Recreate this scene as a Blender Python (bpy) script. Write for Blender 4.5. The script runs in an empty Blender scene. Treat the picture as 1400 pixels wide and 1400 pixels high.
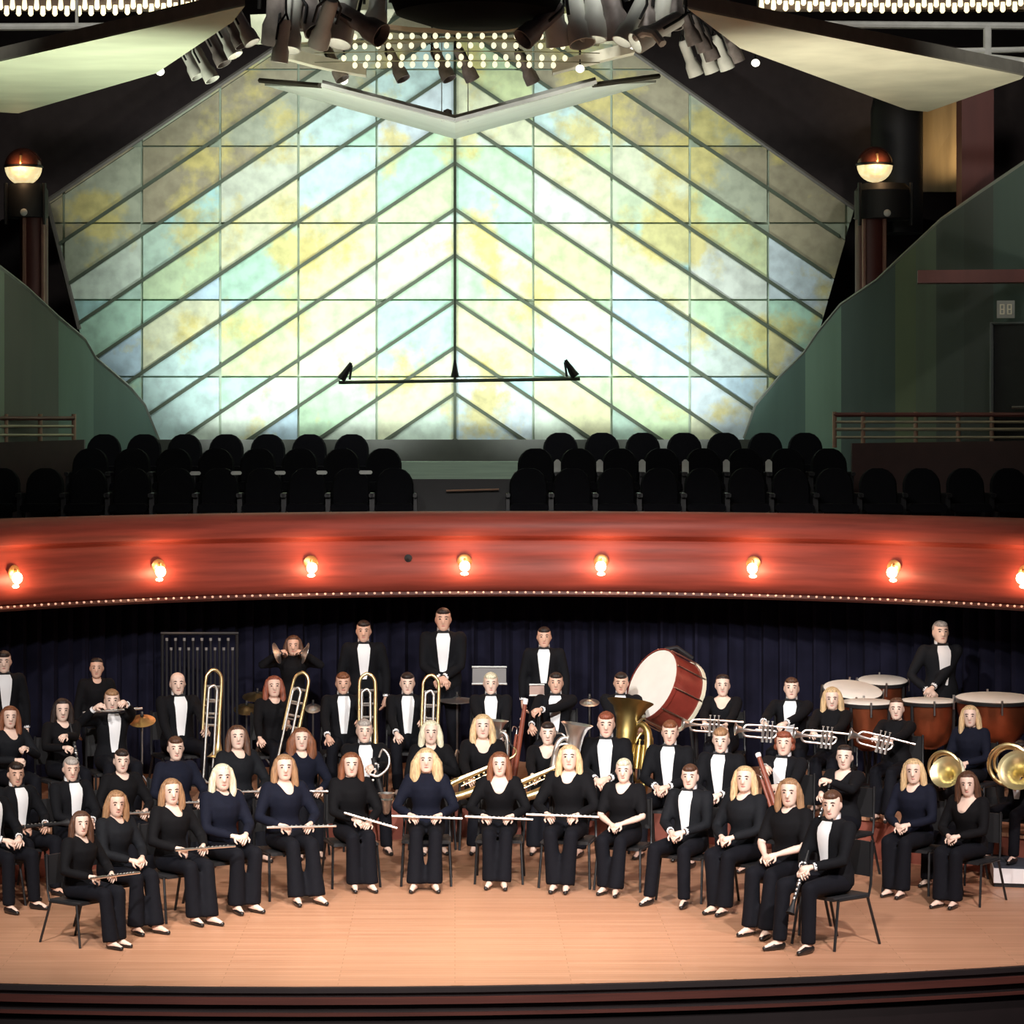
import bpy, math, random
from mathutils import Vector as V, Matrix as M
random.seed(7)
S = bpy.context.scene
COL = S.collection
R = math.radians
# ---------------------------------------------------------------- camera
F = 3840.0; CX = 622.0; CY = 590.0; H = 4.255      # focal length in pixels, principal point, eye height above the stage
cd = bpy.data.cameras.new('camera'); cam = bpy.data.objects.new('camera', cd); COL.objects.link(cam)
cam.location = (0, 0, H); cam.rotation_euler = (R(90), 0, 0)
cd.sensor_width = 36; cd.lens = 36 * F / 1400
cd.shift_x = (700 - CX) / 1400; cd.shift_y = -(700 - CY) / 1400
cd.clip_end = 200
S.camera = cam
S.view_settings.view_transform = 'Standard'; S.view_settings.look = 'None'
S.view_settings.gamma = 1; S.view_settings.use_curve_mapping = False
S.view_settings.exposure = 0.0
# ---------------------------------------------------------------- world, the hall's lamps and added fill spots
w = bpy.data.worlds.new('world'); S.world = w; w.use_nodes = True
w.node_tree.nodes['Background'].inputs[0].default_value = (.55, .5, .6, 1)
w.node_tree.nodes['Background'].inputs[1].default_value = .03
def look(o, t):
    o.rotation_euler = (V(t) - o.location).to_track_quat('-Z', 'Y').to_euler()
def spot(name, loc, to, watts, col, deg, blend=.6, size=.25):
    d = bpy.data.lights.new(name, 'SPOT'); d.energy = watts; d.color = col; d.spot_size = R(deg); d.spot_blend = blend
    d.shadow_soft_size = size
    o = bpy.data.objects.new(name, d); COL.objects.link(o); o.location = loc; look(o, to); return o
def point(name, loc, watts, col, size=.03, parent=None):
    d = bpy.data.lights.new(name, 'POINT'); d.energy = watts; d.color = col; d.shadow_soft_size = size
    o = bpy.data.objects.new(name, d); COL.objects.link(o); o.location = loc
    if parent: o.parent = parent
    return o
# stage wash from the lighting bridge and the rig over the stage
WARM = (1, .85, .71); PINK = (1, .8, .78); WHITE = (1, .95, .9)
spot('stage_wash', (-4.5, 12.5, 9.5), (-1.5, 26, .6), 7000, WHITE, 40, .9)
spot('stage_wash', (4.5, 12.5, 9.5), (1.8, 26, .6), 7000, WHITE, 40, .9)
spot('stage_wash', (0, 11, 8.5), (0, 26.3, .6), 6200, WHITE, 42, .9)
spot('stage_down', (-.3, 20.0, 10.5), (-.2, 23.4, 0), 4500, WARM, 36, 1)
spot('stage_down', (-5.0, 20.5, 10), (-3.2, 25.5, 0), 1300, WARM, 40, .9)
spot('stage_side', (8.0, 18.5, 9.5), (4.2, 25, 0), 2300, PINK, 40, .7)
spot('percussion_fill', (-4.5, 14, 10.5), (3.4, 30.2, 1.4), 6500, WHITE, 24, 1)  # added unseen spot that brightens the white drumheads
# spots that light the big acoustic wall behind the choir seats
for x, tx, e in ((-2.4, -1.6, 780), (2.4, 1.6, 780)):
    spot('wall_spot', (x, 35.9, 9.7), (tx, 40, 5.6), e * .85, (.96, 1, .96), 110, 1)
for x, e in ((-3.4, 430), (-1.15, 310), (1.15, 310), (3.4, 430)):
    spot('wall_uplight', (x, 37.7, 3.9), (x * .75, 40, 6.3), e, (.95, 1, .97), 100, 1)
# added unseen spots on canopies and V reflector, with spill on the side walls
spot('canopy_fill', (-3.2, 29.6, 3.9), (-4.4, 31.6, 8.3), 1700, (.95, 1, .8), 95, 1)
spot('canopy_fill', (3.4, 29.6, 3.9), (4.9, 31.6, 8.3), 1500, (1, .95, .78), 95, 1)
for x in (-2.6, 2.6): spot('canopy_fill', (x, 26.5, 11), (x * .35, 34, 7.9), 1500, (1, 1, .92), 26, 1)
spot('reflector_fill', (0, 30.3, 3.9), (0, 33.9, 7.9), 780, (.97, 1, .95), 84, 1)  # added unseen spot to brighten the V reflector from below
for x in (-5.5, 6.2): spot('truss_fill', (x, 27, 11.5), (x, 33.5, 9.1), 700, WHITE, 50, 1)  # unseen spots added so the truss pipes come out white
spot('choir_spot', (-2, 27, 8.2), (-6.2, 36.5, 4.9), 200, (.9, 1, .95), 36, 1)
spot('choir_spot', (2, 27, 8.2), (6.3, 36.5, 5.2), 240, (.95, 1, .9), 40, 1)
spot('rail_spot', (0, 18, 8.5), (.5, 31.2, 3.2), 350, (1, .9, .85), 46, .9)
# ---------------------------------------------------------------- helpers
def P(px, py, d):
    """a sight line of the survey: image column, row and depth -> a point in the hall"""
    return V(((px - CX) * d / F, d, H - (py - CY) * d / F))
def mat(name, c, rough=.6, metal=0., var=.12, scale=6., emit=0., coat=0., bump=0., spec=.5, stretch=None, alpha=1.):
    m = bpy.data.materials.new(name); m.use_nodes = True; t = m.node_tree; b = t.nodes['Principled BSDF']
    tc = t.nodes.new('ShaderNodeTexCoord'); n = t.nodes.new('ShaderNodeTexNoise'); n.inputs['Scale'].default_value = scale
    n.inputs['Detail'].default_value = 5
    src = tc.outputs['Object']
    if stretch:
        mp = t.nodes.new('ShaderNodeMapping'); mp.inputs['Scale'].default_value = stretch
        t.links.new(src, mp.inputs[0]); src = mp.outputs[0]
    t.links.new(src, n.inputs['Vector'])
    r = t.nodes.new('ShaderNodeValToRGB')
    r.color_ramp.elements[0].color = (*[x * (1 - var) for x in c], 1); r.color_ramp.elements[0].position = .3
    r.color_ramp.elements[1].color = (*[min(1, x * (1 + var)) for x in c], 1); r.color_ramp.elements[1].position = .7
    t.links.new(n.outputs['Fac'], r.inputs['Fac']); t.links.new(r.outputs['Color'], b.inputs['Base Color'])
    b.inputs['Roughness'].default_value = rough; b.inputs['Metallic'].default_value = metal
    b.inputs['Specular IOR Level'].default_value = spec
    b.inputs['Coat Weight'].default_value = coat
    if emit:
        t.links.new(r.outputs['Color'], b.inputs['Emission Color']); b.inputs['Emission Strength'].default_value = emit
    if bump:
        bp = t.nodes.new('ShaderNodeBump'); bp.inputs['Strength'].default_value = bump; bp.inputs['Distance'].default_value = .02
        t.links.new(n.outputs['Fac'], bp.inputs['Height']); t.links.new(bp.outputs[0], b.inputs['Normal'])
    return m
class MB:
    """collects shapes into one mesh"""
    def __init__(s): s.v = []; s.f = []; s.m = []
    def add(s, vs, fs, mi=0):
        k = len(s.v); s.v += [tuple(p) for p in vs]; s.f += [tuple(i + k for i in f) for f in fs]; s.m += [mi] * len(fs); return s
    def loft(s, rings, mi=0, cap=True, closed=False):
        n = len(rings[0]); vs = [p for r in rings for p in r]; fs = []
        q = len(rings)
        for a in range(q if closed else q - 1):
            b = (a + 1) % q
            for i in range(n): fs.append((a * n + i, a * n + (i + 1) % n, b * n + (i + 1) % n, b * n + i))
        if cap and not closed: fs += [tuple(range(n))[::-1], tuple(range((q - 1) * n, q * n))]
        return s.add(vs, fs, mi)
    def tube(s, pts, rad, n=8, mi=0, closed=False, flat=1., cap=True):
        pts = [V(p) for p in pts]; k = len(pts)
        if not hasattr(rad, '__len__'): rad = [rad] * k
        rings = []; up = None
        for i in range(k):
            if closed: t = pts[(i + 1) % k] - pts[i - 1]
            else: t = pts[min(i + 1, k - 1)] - pts[max(i - 1, 0)]
            t = t.normalized() if t.length > 1e-9 else V((0, 0, 1))
            if up is None:
                up = V((0, 0, 1)) if abs(t.z) < .9 else V((0, 1, 0))
            up = (up - t * up.dot(t))
            up = up.normalized() if up.length > 1e-6 else t.orthogonal().normalized()
            sd = t.cross(up)
            rings.append([pts[i] + (sd * math.cos(2 * math.pi * j / n) + up * math.sin(2 * math.pi * j / n) * flat) * rad[i] for j in range(n)])
        return s.loft(rings, mi, cap, closed)
    def limb(s, pts, rad, n=10, mi=0):
        """tube with rounded ends"""
        pts = [V(p) for p in pts]; rad = list(rad)
        a = (pts[0] - pts[1]).normalized(); b = (pts[-1] - pts[-2]).normalized()
        ra, rb = rad[0], rad[-1]
        P2 = [pts[0] + a * ra * .95, pts[0] + a * ra * .6] + pts + [pts[-1] + b * rb * .6, pts[-1] + b * rb * .95]
        return s.tube(P2, [ra * .25, ra * .78] + rad + [rb * .78, rb * .25], n, mi)
    def ell(s, c, r, n=12, k=8, rot=None, mi=0):
        c = V(c); rings = []
        for a in range(k + 1):
            th = math.pi * (.03 + .94 * a / k); z = -math.cos(th); q = math.sin(th); ring = []
            for j in range(n):
                p = V((q * math.cos(2 * math.pi * j / n) * r[0], q * math.sin(2 * math.pi * j / n) * r[1], z * r[2]))
                if rot: p = rot @ p
                ring.append(c + p)
            rings.append(ring)
        return s.loft(rings, mi)
    def lathe(s, prof, n=16, mat4=None, mi=0, cap=True, a0=0, a1=2 * math.pi):
        """prof: (radius, height) about local z"""
        full = abs(a1 - a0 - 2 * math.pi) < 1e-6
        rings = []
        for r, z in prof:
            ring = []
            for j in range(n):
                a = a0 + (a1 - a0) * j / n; p = V((r * math.cos(a), r * math.sin(a), z)); ring.append(mat4 @ p if mat4 else p)
            rings.append(ring)
        return s.loft(rings, mi, cap)
    def box(s, c, d, rot=None, mi=0, bev=0.):
        c = V(c); x, y, z = d[0] / 2, d[1] / 2, d[2] / 2; b = min(bev, x * .9, z * .9)
        if b:   # chamfered in the local XZ outline
            o = [(-x + b, -z), (x - b, -z), (x, -z + b), (x, z - b), (x - b, z), (-x + b, z), (-x, z - b), (-x, -z + b)]
        else: o = [(-x, -z), (x, -z), (x, z), (-x, z)]
        rings = []
        for yy in (-y, y):
            rings.append([c + ((rot @ V((p[0], yy, p[1]))) if rot else V((p[0], yy, p[1]))) for p in o])
        return s.loft(rings, mi)
    def prism(s, poly, off, mi=0):
        """polygon (3-D points) pushed along off"""
        off = V(off); return s.loft([[V(p) for p in poly], [V(p) + off for p in poly]], mi)
    def grid(s, rows, mi=0):
        n = len(rows[0]); vs = [p for r in rows for p in r]; fs = []
        for a in range(len(rows) - 1):
            for i in range(n - 1): fs.append((a * n + i, a * n + i + 1, (a + 1) * n + i + 1, (a + 1) * n + i))
        return s.add(vs, fs, mi)
    def mesh(s, name, mats):
        me = bpy.data.meshes.new(name); me.from_pydata(s.v, [], s.f)
        for m in mats: me.materials.append(m)
        if any(s.m): me.polygons.foreach_set('material_index', s.m)
        import bmesh
        b = bmesh.new(); b.from_mesh(me); bmesh.ops.recalc_face_normals(b, faces=b.faces[:]); b.to_mesh(me); b.free()
        return me
    def build(s, name, m, parent=None, smooth=True, loc=None):
        mats = m if isinstance(m, (list, tuple)) else [m]
        me = s.mesh(name, mats)
        if smooth:
            me.shade_smooth()
            try: me.set_sharp_from_angle(angle=R(38))
            except Exception: pass
        o = bpy.data.objects.new(name, me); COL.objects.link(o)
        if parent: o.parent = parent
        if loc is not None: o.location = loc
        return o
def tag(o, label=None, cat=None, group=None, kind=None):
    for k, v in (('label', label), ('category', cat), ('group', group), ('kind', kind)):
        if v: o[k] = v
    return o
def thing(name, label, cat, loc=(0, 0, 0), rz=0., group=None, sc=1.):
    o = bpy.data.objects.new(name, None); COL.objects.link(o); o.empty_display_size = .1
    o.location = loc; o.rotation_euler = (0, 0, rz); o.scale = (sc, sc, sc)
    return tag(o, label, cat, group)
KIDS = {}
def copy_tree(o, parent=None):
    c = o.copy(); COL.objects.link(c)
    if parent: c.parent = parent
    for ch in o.children: copy_tree(ch, c)
    return c
def arc(c, r, a0, a1, n, ax=V((1, 0, 0)), ay=V((0, 0, 1))):
    c = V(c); return [c + ax * r * math.cos(a0 + (a1 - a0) * i / n) + ay * r * math.sin(a0 + (a1 - a0) * i / n) for i in range(n + 1)]
# ---------------------------------------------------------------- materials
mDARK = mat('dark_wall_paint', (.035, .026, .026), .8)
mBLACK = mat('matt_black', (.012, .012, .014), .6)
mSEAT = mat('dark_upholstery', (.004, .004, .006), .9, scale=20, spec=.12)
mNAVY = mat('navy_velour', (.012, .012, .026), .95, var=.3, scale=3, spec=.1)
mMAHOG = mat('red_mahogany', (.27, .05, .034), .5, var=.25, scale=3, stretch=(.35, .35, 6), spec=.3)
mREDW = mat('dark_red_wood', (.11, .03, .026), .5, var=.2, scale=4, stretch=(1, 1, .2))
mRISER = mat('riser_red_wood', (.33, .1, .07), .5, var=.15, scale=5, stretch=(.2, 1, 2))
mLIPR = mat('stage_lip_redwood', (.075, .02, .015), .5, var=.2, stretch=(.2, 1, 4))
mLIP = mat('stage_lip_black', (.014, .008, .009), .6)
mGOLD = mat('dull_gold', (.55, .3, .12), .35, .8)
mBRASS = mat('lacquered_brass', (.9, .7, .36), .34, 1., var=.08)
mSILV = mat('silver_plate', (.95, .93, .9), .36, 1., var=.05)
mSTEEL = mat('chromed_steel', (.6, .6, .6), .3, 1.)
mBLKMET = mat('black_metal', (.02, .02, .022), .4, .3)
mPLAST = mat('pale_metal_plate', (.6, .62, .6), .5)
mCREAM = mat('cream_enamel', (.8, .76, .6), .5)
mPALE = mat('pale_canopy_board', (.50, .55, .40), .6, var=.14, scale=1.4, stretch=(.5, 1, 1))
mPALEW = mat('pale_reflector', (.75, .8, .7), .45, var=.08, scale=2)
mGREYB = mat('grey_board_edge', (.36, .35, .29), .6)
mBATTEN = mat('dark_batten', (.075, .1, .065), .7)
mBULB = mat('lit_bulb', (1, .84, .5), .4, emit=1.6, var=.02)
mBULBC = mat('cool_lit_bulb', (1, .92, .62), .4, emit=1.1, var=.02)
mLAMP = mat('sconce_glow', (1, .72, .45), .4, emit=14, var=.02)
mBEAD = mat('edge_light', (1, .6, .45), .4, emit=.22, var=.05)
mGLOBE = mat('globe_glow', (1, .68, .36), .4, emit=.95, var=.3, scale=14)
mGLASSR = mat('smoked_amber_glass', (.11, .03, .018), .12, coat=.5)
mFIXG = mat('fixture_grey', (.3, .26, .25), .45, .3, var=.3, scale=9)
mFIXW = mat('fixture_white', (.75, .76, .7), .4)
mLENS = mat('lit_lens', (1, .95, .82), .3, emit=1.6, var=.02)
mCOPPER = mat('copper_bowl', (.45, .13, .06), .3, .85)
mDRUMHEAD = mat('white_drumhead', (.85, .83, .78), .5, var=.04)
mDRUMRED = mat('red_drum_shell', (.22, .035, .025), .3, coat=.4, var=.2)
mBOCAL = mat('bassoon_maple', (.23, .06, .035), .3, coat=.4)
mRAILING = mat('railing_metal', (.34, .2, .14), .45, .4)
mWARMW = mat('warm_wood_wall', (.4, .3, .18), .6, var=.25, scale=2, stretch=(3, 1, .3))
mSKIN = [mat('skin_%s' % n, c, .55, var=.06, scale=12) for n, c in (('fair', (.82, .55, .44)), ('light', (.86, .62, .51)), ('warm', (.7, .43, .32)))]
mEYE = mat('dark_eye', (.03, .02, .02), .3); mLIPS = mat('lip', (.5, .17, .15), .5)
mTUX = mat('tuxedo_wool', (.0042, .0045, .0065), .85, scale=40, spec=.2)
mTUX2 = mat('tuxedo_charcoal', (.0075, .0085, .0115), .8, scale=40, spec=.2)
mBLKF = mat('black_dress_cloth', (.0038, .0036, .005), .85, scale=30, spec=.2)
mNAVYF = mat('navy_dress_cloth', (.006, .0075, .018), .85, scale=30, spec=.2)
mTROU = mat('black_trouser_cloth', (.0036, .004, .0075), .85, scale=30, spec=.2)
mSHIRT = mat('white_shirt', (.88, .88, .9), .6, var=.03)
mSHOE = mat('black_shoe_leather', (.015, .013, .013), .3)
HAIR = {n: mat('hair_' + n, c, .5, var=.45, scale=30, stretch=(3, 3, .4), bump=.5) for n, c in dict(
    brown=(.09, .038, .02), dark=(.018, .01, .008), auburn=(.2, .07, .03), blonde=(.62, .43, .23), pale=(.8, .68, .5),
    light=(.33, .18, .09), grey=(.4, .36, .33), red=(.23, .06, .03)).items()}
# ================================================================ THE SETTING
# --- stage floor: thin maple strips, front edge on a wide arc
def floor_mat():
    m = bpy.data.materials.new('maple_strip_floor'); m.use_nodes = True; t = m.node_tree; b = t.nodes['Principled BSDF']
    tc = t.nodes.new('ShaderNodeTexCoord'); br = t.nodes.new('ShaderNodeTexBrick')
    br.inputs['Scale'].default_value = 1; br.inputs['Brick Width'].default_value = 1.8; br.inputs['Row Height'].default_value = .085
    br.inputs['Mortar Size'].default_value = .003; br.inputs['Mortar Smooth'].default_value = .3
    br.inputs['Color1'].default_value = (.64, .345, .215, 1); br.inputs['Color2'].default_value = (.56, .29, .175, 1); br.inputs['Mortar'].default_value = (.4, .2, .1, 1)
    t.links.new(tc.outputs['Object'], br.inputs['Vector'])
    mp = t.nodes.new('ShaderNodeMapping'); mp.inputs['Scale'].default_value = (.5, 14, 1); t.links.new(tc.outputs['Object'], mp.inputs[0])
    n = t.nodes.new('ShaderNodeTexNoise'); n.inputs['Scale'].default_value = 2; n.inputs['Detail'].default_value = 6; t.links.new(mp.outputs[0], n.inputs['Vector'])
    mx = t.nodes.new('ShaderNodeMix'); mx.data_type = 'RGBA'; mx.blend_type = 'MULTIPLY'; mx.inputs[0].default_value = .35
    r = t.nodes.new('ShaderNodeValToRGB'); r.color_ramp.elements[0].color = (.6, .5, .45, 1); r.color_ramp.elements[0].position = .35; r.color_ramp.elements[1].position = .65
    t.links.new(n.outputs['Fac'], r.inputs[0]); t.links.new(br.outputs['Color'], mx.inputs[6]); t.links.new(r.outputs[0], mx.inputs[7])
    t.links.new(mx.outputs[2], b.inputs['Base Color']); b.inputs['Roughness'].default_value = .42
    return m
mFLOOR = floor_mat()
EC = V((-1.2, 21.55 + 19.5, 0))
edge = [EC + V((19.5 * math.sin(R(a)), -19.5 * math.cos(R(a)), 0)) for a in range(-26, 27, 2)]
fl = MB().prism(edge + [V((edge[-1].x, 34, 0)), V((edge[0].x, 34, 0))], (0, 0, -.06)).build('floor', mFLOOR, smooth=False); tag(fl, kind='structure')
def sweep(prof, pts, inward):
    rows = []
    for p, q in zip(pts, inward): rows.append([p + q * u + V((0, 0, z)) for u, z in prof])
    return rows
out = [(p - EC).normalized() for p in edge]
lip = tag(MB().grid(sweep([(0, -.005), (.03, -.01), (.03, -.05), (0, -.06), (-.02, -.9)], edge, out)).build('trim_1', mLIP), kind='structure')
for i, (z0, z1, u) in enumerate(((-.085, -.135, .05), (-.205, -.225, .05))):
    tag(MB().grid(sweep([(-.02, z0), (u, z0), (u, z1), (-.02, z1)], edge, out)).build('trim_%d' % (i + 2), mLIPR), kind='structure')
tag(MB().box((-1, 18.5, -1.3), (30, 9, .1)).build('floor_hall', mDARK), kind='structure')
# --- riser for the rear rows (curved front edge)
def redge(x): return 29.45 - (.135 if x < .5 else .112) * (x - .5) ** 2
RZ = .41
rp = [V((x / 4, redge(x / 4), 0)) for x in range(-24, 26, 1)]
rs = thing('stage_riser', 'low red wooden riser carrying the seated rear rows of players', 'riser', (0, 29.5, 0))
def rel(mb, o): mb.v = [tuple(V(p) - o.location) for p in mb.v]; return mb
rel_top = MB().prism([p + V((0, -.03, RZ - .03)) for p in rp] + [V((6.25, 33.2, RZ - .03)), V((-6, 33.2, RZ - .03))], (0, 0, .03))
rel(rel_top, rs).build('riser_top', mFLOOR, rs, smooth=False)
for i in range(0, len(rp) - 1, 4):                     # front boards of the riser
    seg = rp[i:i + 5]
    b = MB().grid([[p + V((0, .01, 0)) for p in seg], [p + V((0, .01, RZ - .03)) for p in seg]])
    b.grid([[p + V((0, .04, 0)) for p in seg], [p + V((0, .04, RZ - .03)) for p in seg]])
    rel(b, rs).build('front_board', mRISER, rs)
# --- curtain: heavy folds hung under the choir loft
CC = V((.65, 25, 0)); RR = 6.5
def ring(r, a): return CC + V((r * math.sin(a), r * math.cos(a), 0))
cur = tag(thing('stage_curtain', 'dark navy velour curtain in heavy folds below the choir loft', 'curtain', (0, 32.5, 0)), kind='thing')
for k in range(14):
    a0 = R(-84 + 12 * k); rows = [[], []]
    for j in range(61):
        a = a0 + R(12) * j / 60; rr = 7.75 + .055 * math.sin(j * 2 * math.pi / 7.5) + .02 * math.sin(j * 1.7 + k)
        rows[0].append(ring(rr, a) + V((0, 0, .02))); rows[1].append(ring(rr, a) + V((0, 0, 2.6)))
    rel(MB().grid(rows), cur).build('drape', mNAVY, cur)
# --- choir loft front: the long curved mahogany rail
loft = thing('loft_rail', 'long curved red mahogany parapet of the choir loft with a row of edge lights', 'parapet', (0.65, 31.5, 2.41))
angs = [R(a) for a in range(-84, 85, 3)]
def rail_piece(name, prof, m):
    rows = [[ring(RR - u, a) + V((0, 0, z)) for u, z in prof] for a in angs]
    rel(MB().grid(rows), loft).build(name, m, loft)
rail_piece('handrail', [(-.30, 3.25), (-.28, 3.335), (-.1, 3.36), (.02, 3.33), (.09, 3.26), (.11, 3.17), (.09, 3.09), (.04, 3.06), (.0, 3.055)], mMAHOG)
rail_piece('fascia', [(.0, 3.055), (-.03, 3.03), (-.035, 2.95), (0, 2.87), (.045, 2.78), (.06, 2.66), (.045, 2.56), (.0, 2.49), (-.05, 2.465)], mMAHOG)
rail_piece('lower_moulding', [(-.05, 2.465), (-.02, 2.46), (-.01, 2.43), (-.03, 2.405), (-.1, 2.40)], mLIPR)
rail_piece('inner_face', [(-.30, 3.25), (-.32, 2.9)], mREDW)
rail_piece('soffit', [(-.1, 2.40), (-1.6, 2.42)], mBLACK)
bead_me = None
for i in range(150):
    a = R(-62 + 124 * i / 149)
    if bead_me is None:
        bo = MB().ell((0, 0, 0), (.015, .015, .013), 6, 4).build('edge_light', mBEAD, loft); bead_me = bo.data
    else:
        bo = bpy.data.objects.new('edge_light', bead_me); COL.objects.link(bo); bo.parent = loft
    bo.location = ring(RR + .01, a) + V((0, 0, 2.452)) - loft.location
# sconces on the rail
SC = [(20, 'end'), (217, ''), (425, ''), (635, ''), (822, ''), (1030, ''), (1222, ''), (1400, '')]
ords = ['first', 'second', 'third', 'fourth', 'fifth', 'sixth', 'seventh', 'eighth']
for i, (px, _) in enumerate(SC):
    a = 0.
    for _k in range(30):
        p = ring(RR - .05, a); a = math.atan2((px - CX) * p.y / F - CC.x, p.y - CC.y)
    p = ring(RR - .03, a)
    sc = thing('wall_sconce', 'small glowing round lamp on the red loft rail, %s of eight counting from the left' % ords[i], 'lamp', (p.x, p.y, 2.80), -a, 'lamps on the loft rail')
    MB().lathe([(.0, 0), (.085, 0), (.085, .015), (.06, .03), (0, .03)], 16, M.Rotation(R(90), 4, 'X')).build('backplate', mGOLD, sc)
    MB().ell((0, -.06, -.05), (.06, .045, .06), 12, 8).ell((0, -.035, -.135), (.045, .02, .02), 12, 6).build('bulb', mLAMP, sc)
    MB().tube([(0, -.02, .03), (0, -.06, .03), (0, -.06, .0)], .012, 8).build('arm', mGOLD, sc)
    point('sconce_light', (0, -.22, -.02), 12, (1, .56, .32), .06, sc)
tag(MB().lathe([(0, 0), (.045, 0), (.045, .03), (0, .05)], 10, M.Translation(V(((558 - CX) * 31.3 / F, 31.38, 2.84))) @ M.Rotation(R(90), 4, 'X')).build('floor_socket', mBLACK),
    'small round black socket on the face of the red loft rail', 'socket')
# --- loft floor steps, hall shell
for i, (d0, d1, z) in enumerate(((31.9, 34.9, 2.93), (34.9, 36.4, 3.13), (36.4, 40.2, 3.33))):
    tag(MB().box((.5, (d0 + d1) / 2, z - .05), (16, d1 - d0, .1)).build('floor_loft_%d' % (i + 1), mBLACK), kind='structure')
for i, s_ in enumerate((-1, 1)):
    tag(MB().box((.65 + s_ * 7.3, 28.4, 2.88), (2.4, 7, .1)).build('floor_loft_side_%d' % (i + 1), mBLACK), kind='structure')
tag(MB().box((0, 44, 7), (40, .2, 18)).build('wall_back', mDARK), kind='structure')
tag(MB().box((0, 33, 13.4), (40, 26, .2)).build('ceiling', mDARK), kind='structure')
for nm, x in (('wall_left', -12), ('wall_right', 12)):
    tag(MB().box((x, 34, 5), (.2, 20, 18)).build(nm, mDARK), kind='structure')
# dark inner soffit planes beside the acoustic wall
for i, poly in enumerate(([(-60, 130), (300, 20), (372, 66), (62, 272), (-60, 330)], [(1460, 90), (990, 10), (868, 72), (1170, 284), (1460, 330)])):
    tag(MB().prism([P(x, y, 41.2 + .0 * x) for x, y in poly], (0, .15, 0)).build('wall_upper_%d' % (i + 1), mat('brown_plaster', (.06, .045, .045), .8)), kind='structure')
# --- the acoustic wall: pale mottled panels between dark chevron battens
WD = 40.0
def panel_mat():
    m = bpy.data.materials.new('mottled_translucent_panel'); m.use_nodes = True; t = m.node_tree; b = t.nodes['Principled BSDF']
    oi = t.nodes.new('ShaderNodeObjectInfo'); g = t.nodes.new('ShaderNodeNewGeometry')
    n = t.nodes.new('ShaderNodeTexNoise'); n.inputs['Scale'].default_value = .75; n.inputs['Detail'].default_value = 8; n.inputs['Roughness'].default_value = .62
    t.links.new(g.outputs['Position'], n.inputs['Vector'])
    r = t.nodes.new('ShaderNodeValToRGB'); r.color_ramp.elements[0].position = .515; r.color_ramp.elements[0].color = (0, 0, 0, 1)
    r.color_ramp.elements[1].position = .60; r.color_ramp.elements[1].color = (1, 1, 1, 1)
    t.links.new(n.outputs['Fac'], r.inputs[0])
    mx = t.nodes.new('ShaderNodeMix'); mx.data_type = 'RGBA'; mx.inputs[7].default_value = (.72, .64, .2, 1)
    ma = t.nodes.new('ShaderNodeMath'); ma.operation = 'MULTIPLY'; ma.inputs[1].default_value = .8
    t.links.new(r.outputs[0], ma.inputs[0]); t.links.new(ma.outputs[0], mx.inputs[0]); t.links.new(oi.outputs['Color'], mx.inputs[6])
    n2 = t.nodes.new('ShaderNodeTexNoise'); n2.inputs['Scale'].default_value = 5; n2.inputs['Detail'].default_value = 6; t.links.new(g.outputs['Position'], n2.inputs['Vector'])
    m2 = t.nodes.new('ShaderNodeMix'); m2.data_type = 'RGBA'; m2.blend_type = 'MULTIPLY'; m2.inputs[0].default_value = .3
    t.links.new(mx.outputs[2], m2.inputs[6]); r2 = t.nodes.new('ShaderNodeValToRGB'); r2.color_ramp.elements[0].position = .3; r2.color_ramp.elements[1].position = .6; t.links.new(n2.outputs['Fac'], r2.inputs[0]); t.links.new(r2.outputs[0], m2.inputs[7])
    t.links.new(m2.outputs[2], b.inputs['Base Color']); b.inputs['Roughness'].default_value = .55
    return m
mPANEL = panel_mat()
def clip(poly, f):
    o = []
    for i in range(len(poly)):
        a, b = poly[i - 1], poly[i]; fa, fb = f(a), f(b)
        if (fa >= 0) != (fb >= 0):
            k = fa / (fa - fb); o.append((a[0] + (b[0] - a[0]) * k, a[1] + (b[1] - a[1]) * k))
        if fb >= 0: o.append(b)
    return o
def area(p): return abs(sum(p[i - 1][0] * p[i][1] - p[i][0] * p[i - 1][1] for i in range(len(p)))) / 2
SL = .67
OUTL = [(150, 612), (108, 450), (64, 275), (372, 68), (622, -100), (870, 74), (1168, 285), (1121, 450), (1085, 612)]
def half(side, poly):   # side -1 keeps x<622
    return clip(poly, lambda p: side * (p[0] - 622))
acw = tag(thing('acoustic_wall', 'tall glowing wall of mottled pale green and yellow panels with dark chevron strips', 'wall panel', (0, WD, 3.9)), kind='structure')
del acw['category']
PAL = [(.50, .80, .62), (.46, .78, .74), (.56, .82, .56), (.55, .76, .86), (.70, .84, .70), (.74, .80, .55), (.6, .84, .8), (.66, .8, .84)]
YEL = [(360, 240), (470, 300), (500, 400), (365, 480), (500, 460), (820, 310), (710, 440), (1000, 330), (950, 480), (840, 550), (600, 545), (700, 105), (500, 120), (200, 350), (270, 150), (450, 330), (770, 380), (560, 300), (850, 250)]
GX = [622 + 107 * k for k in range(-6, 7)]; GY = [95 + 105 * k for k in range(-3, 6)]
npan = 0
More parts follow.
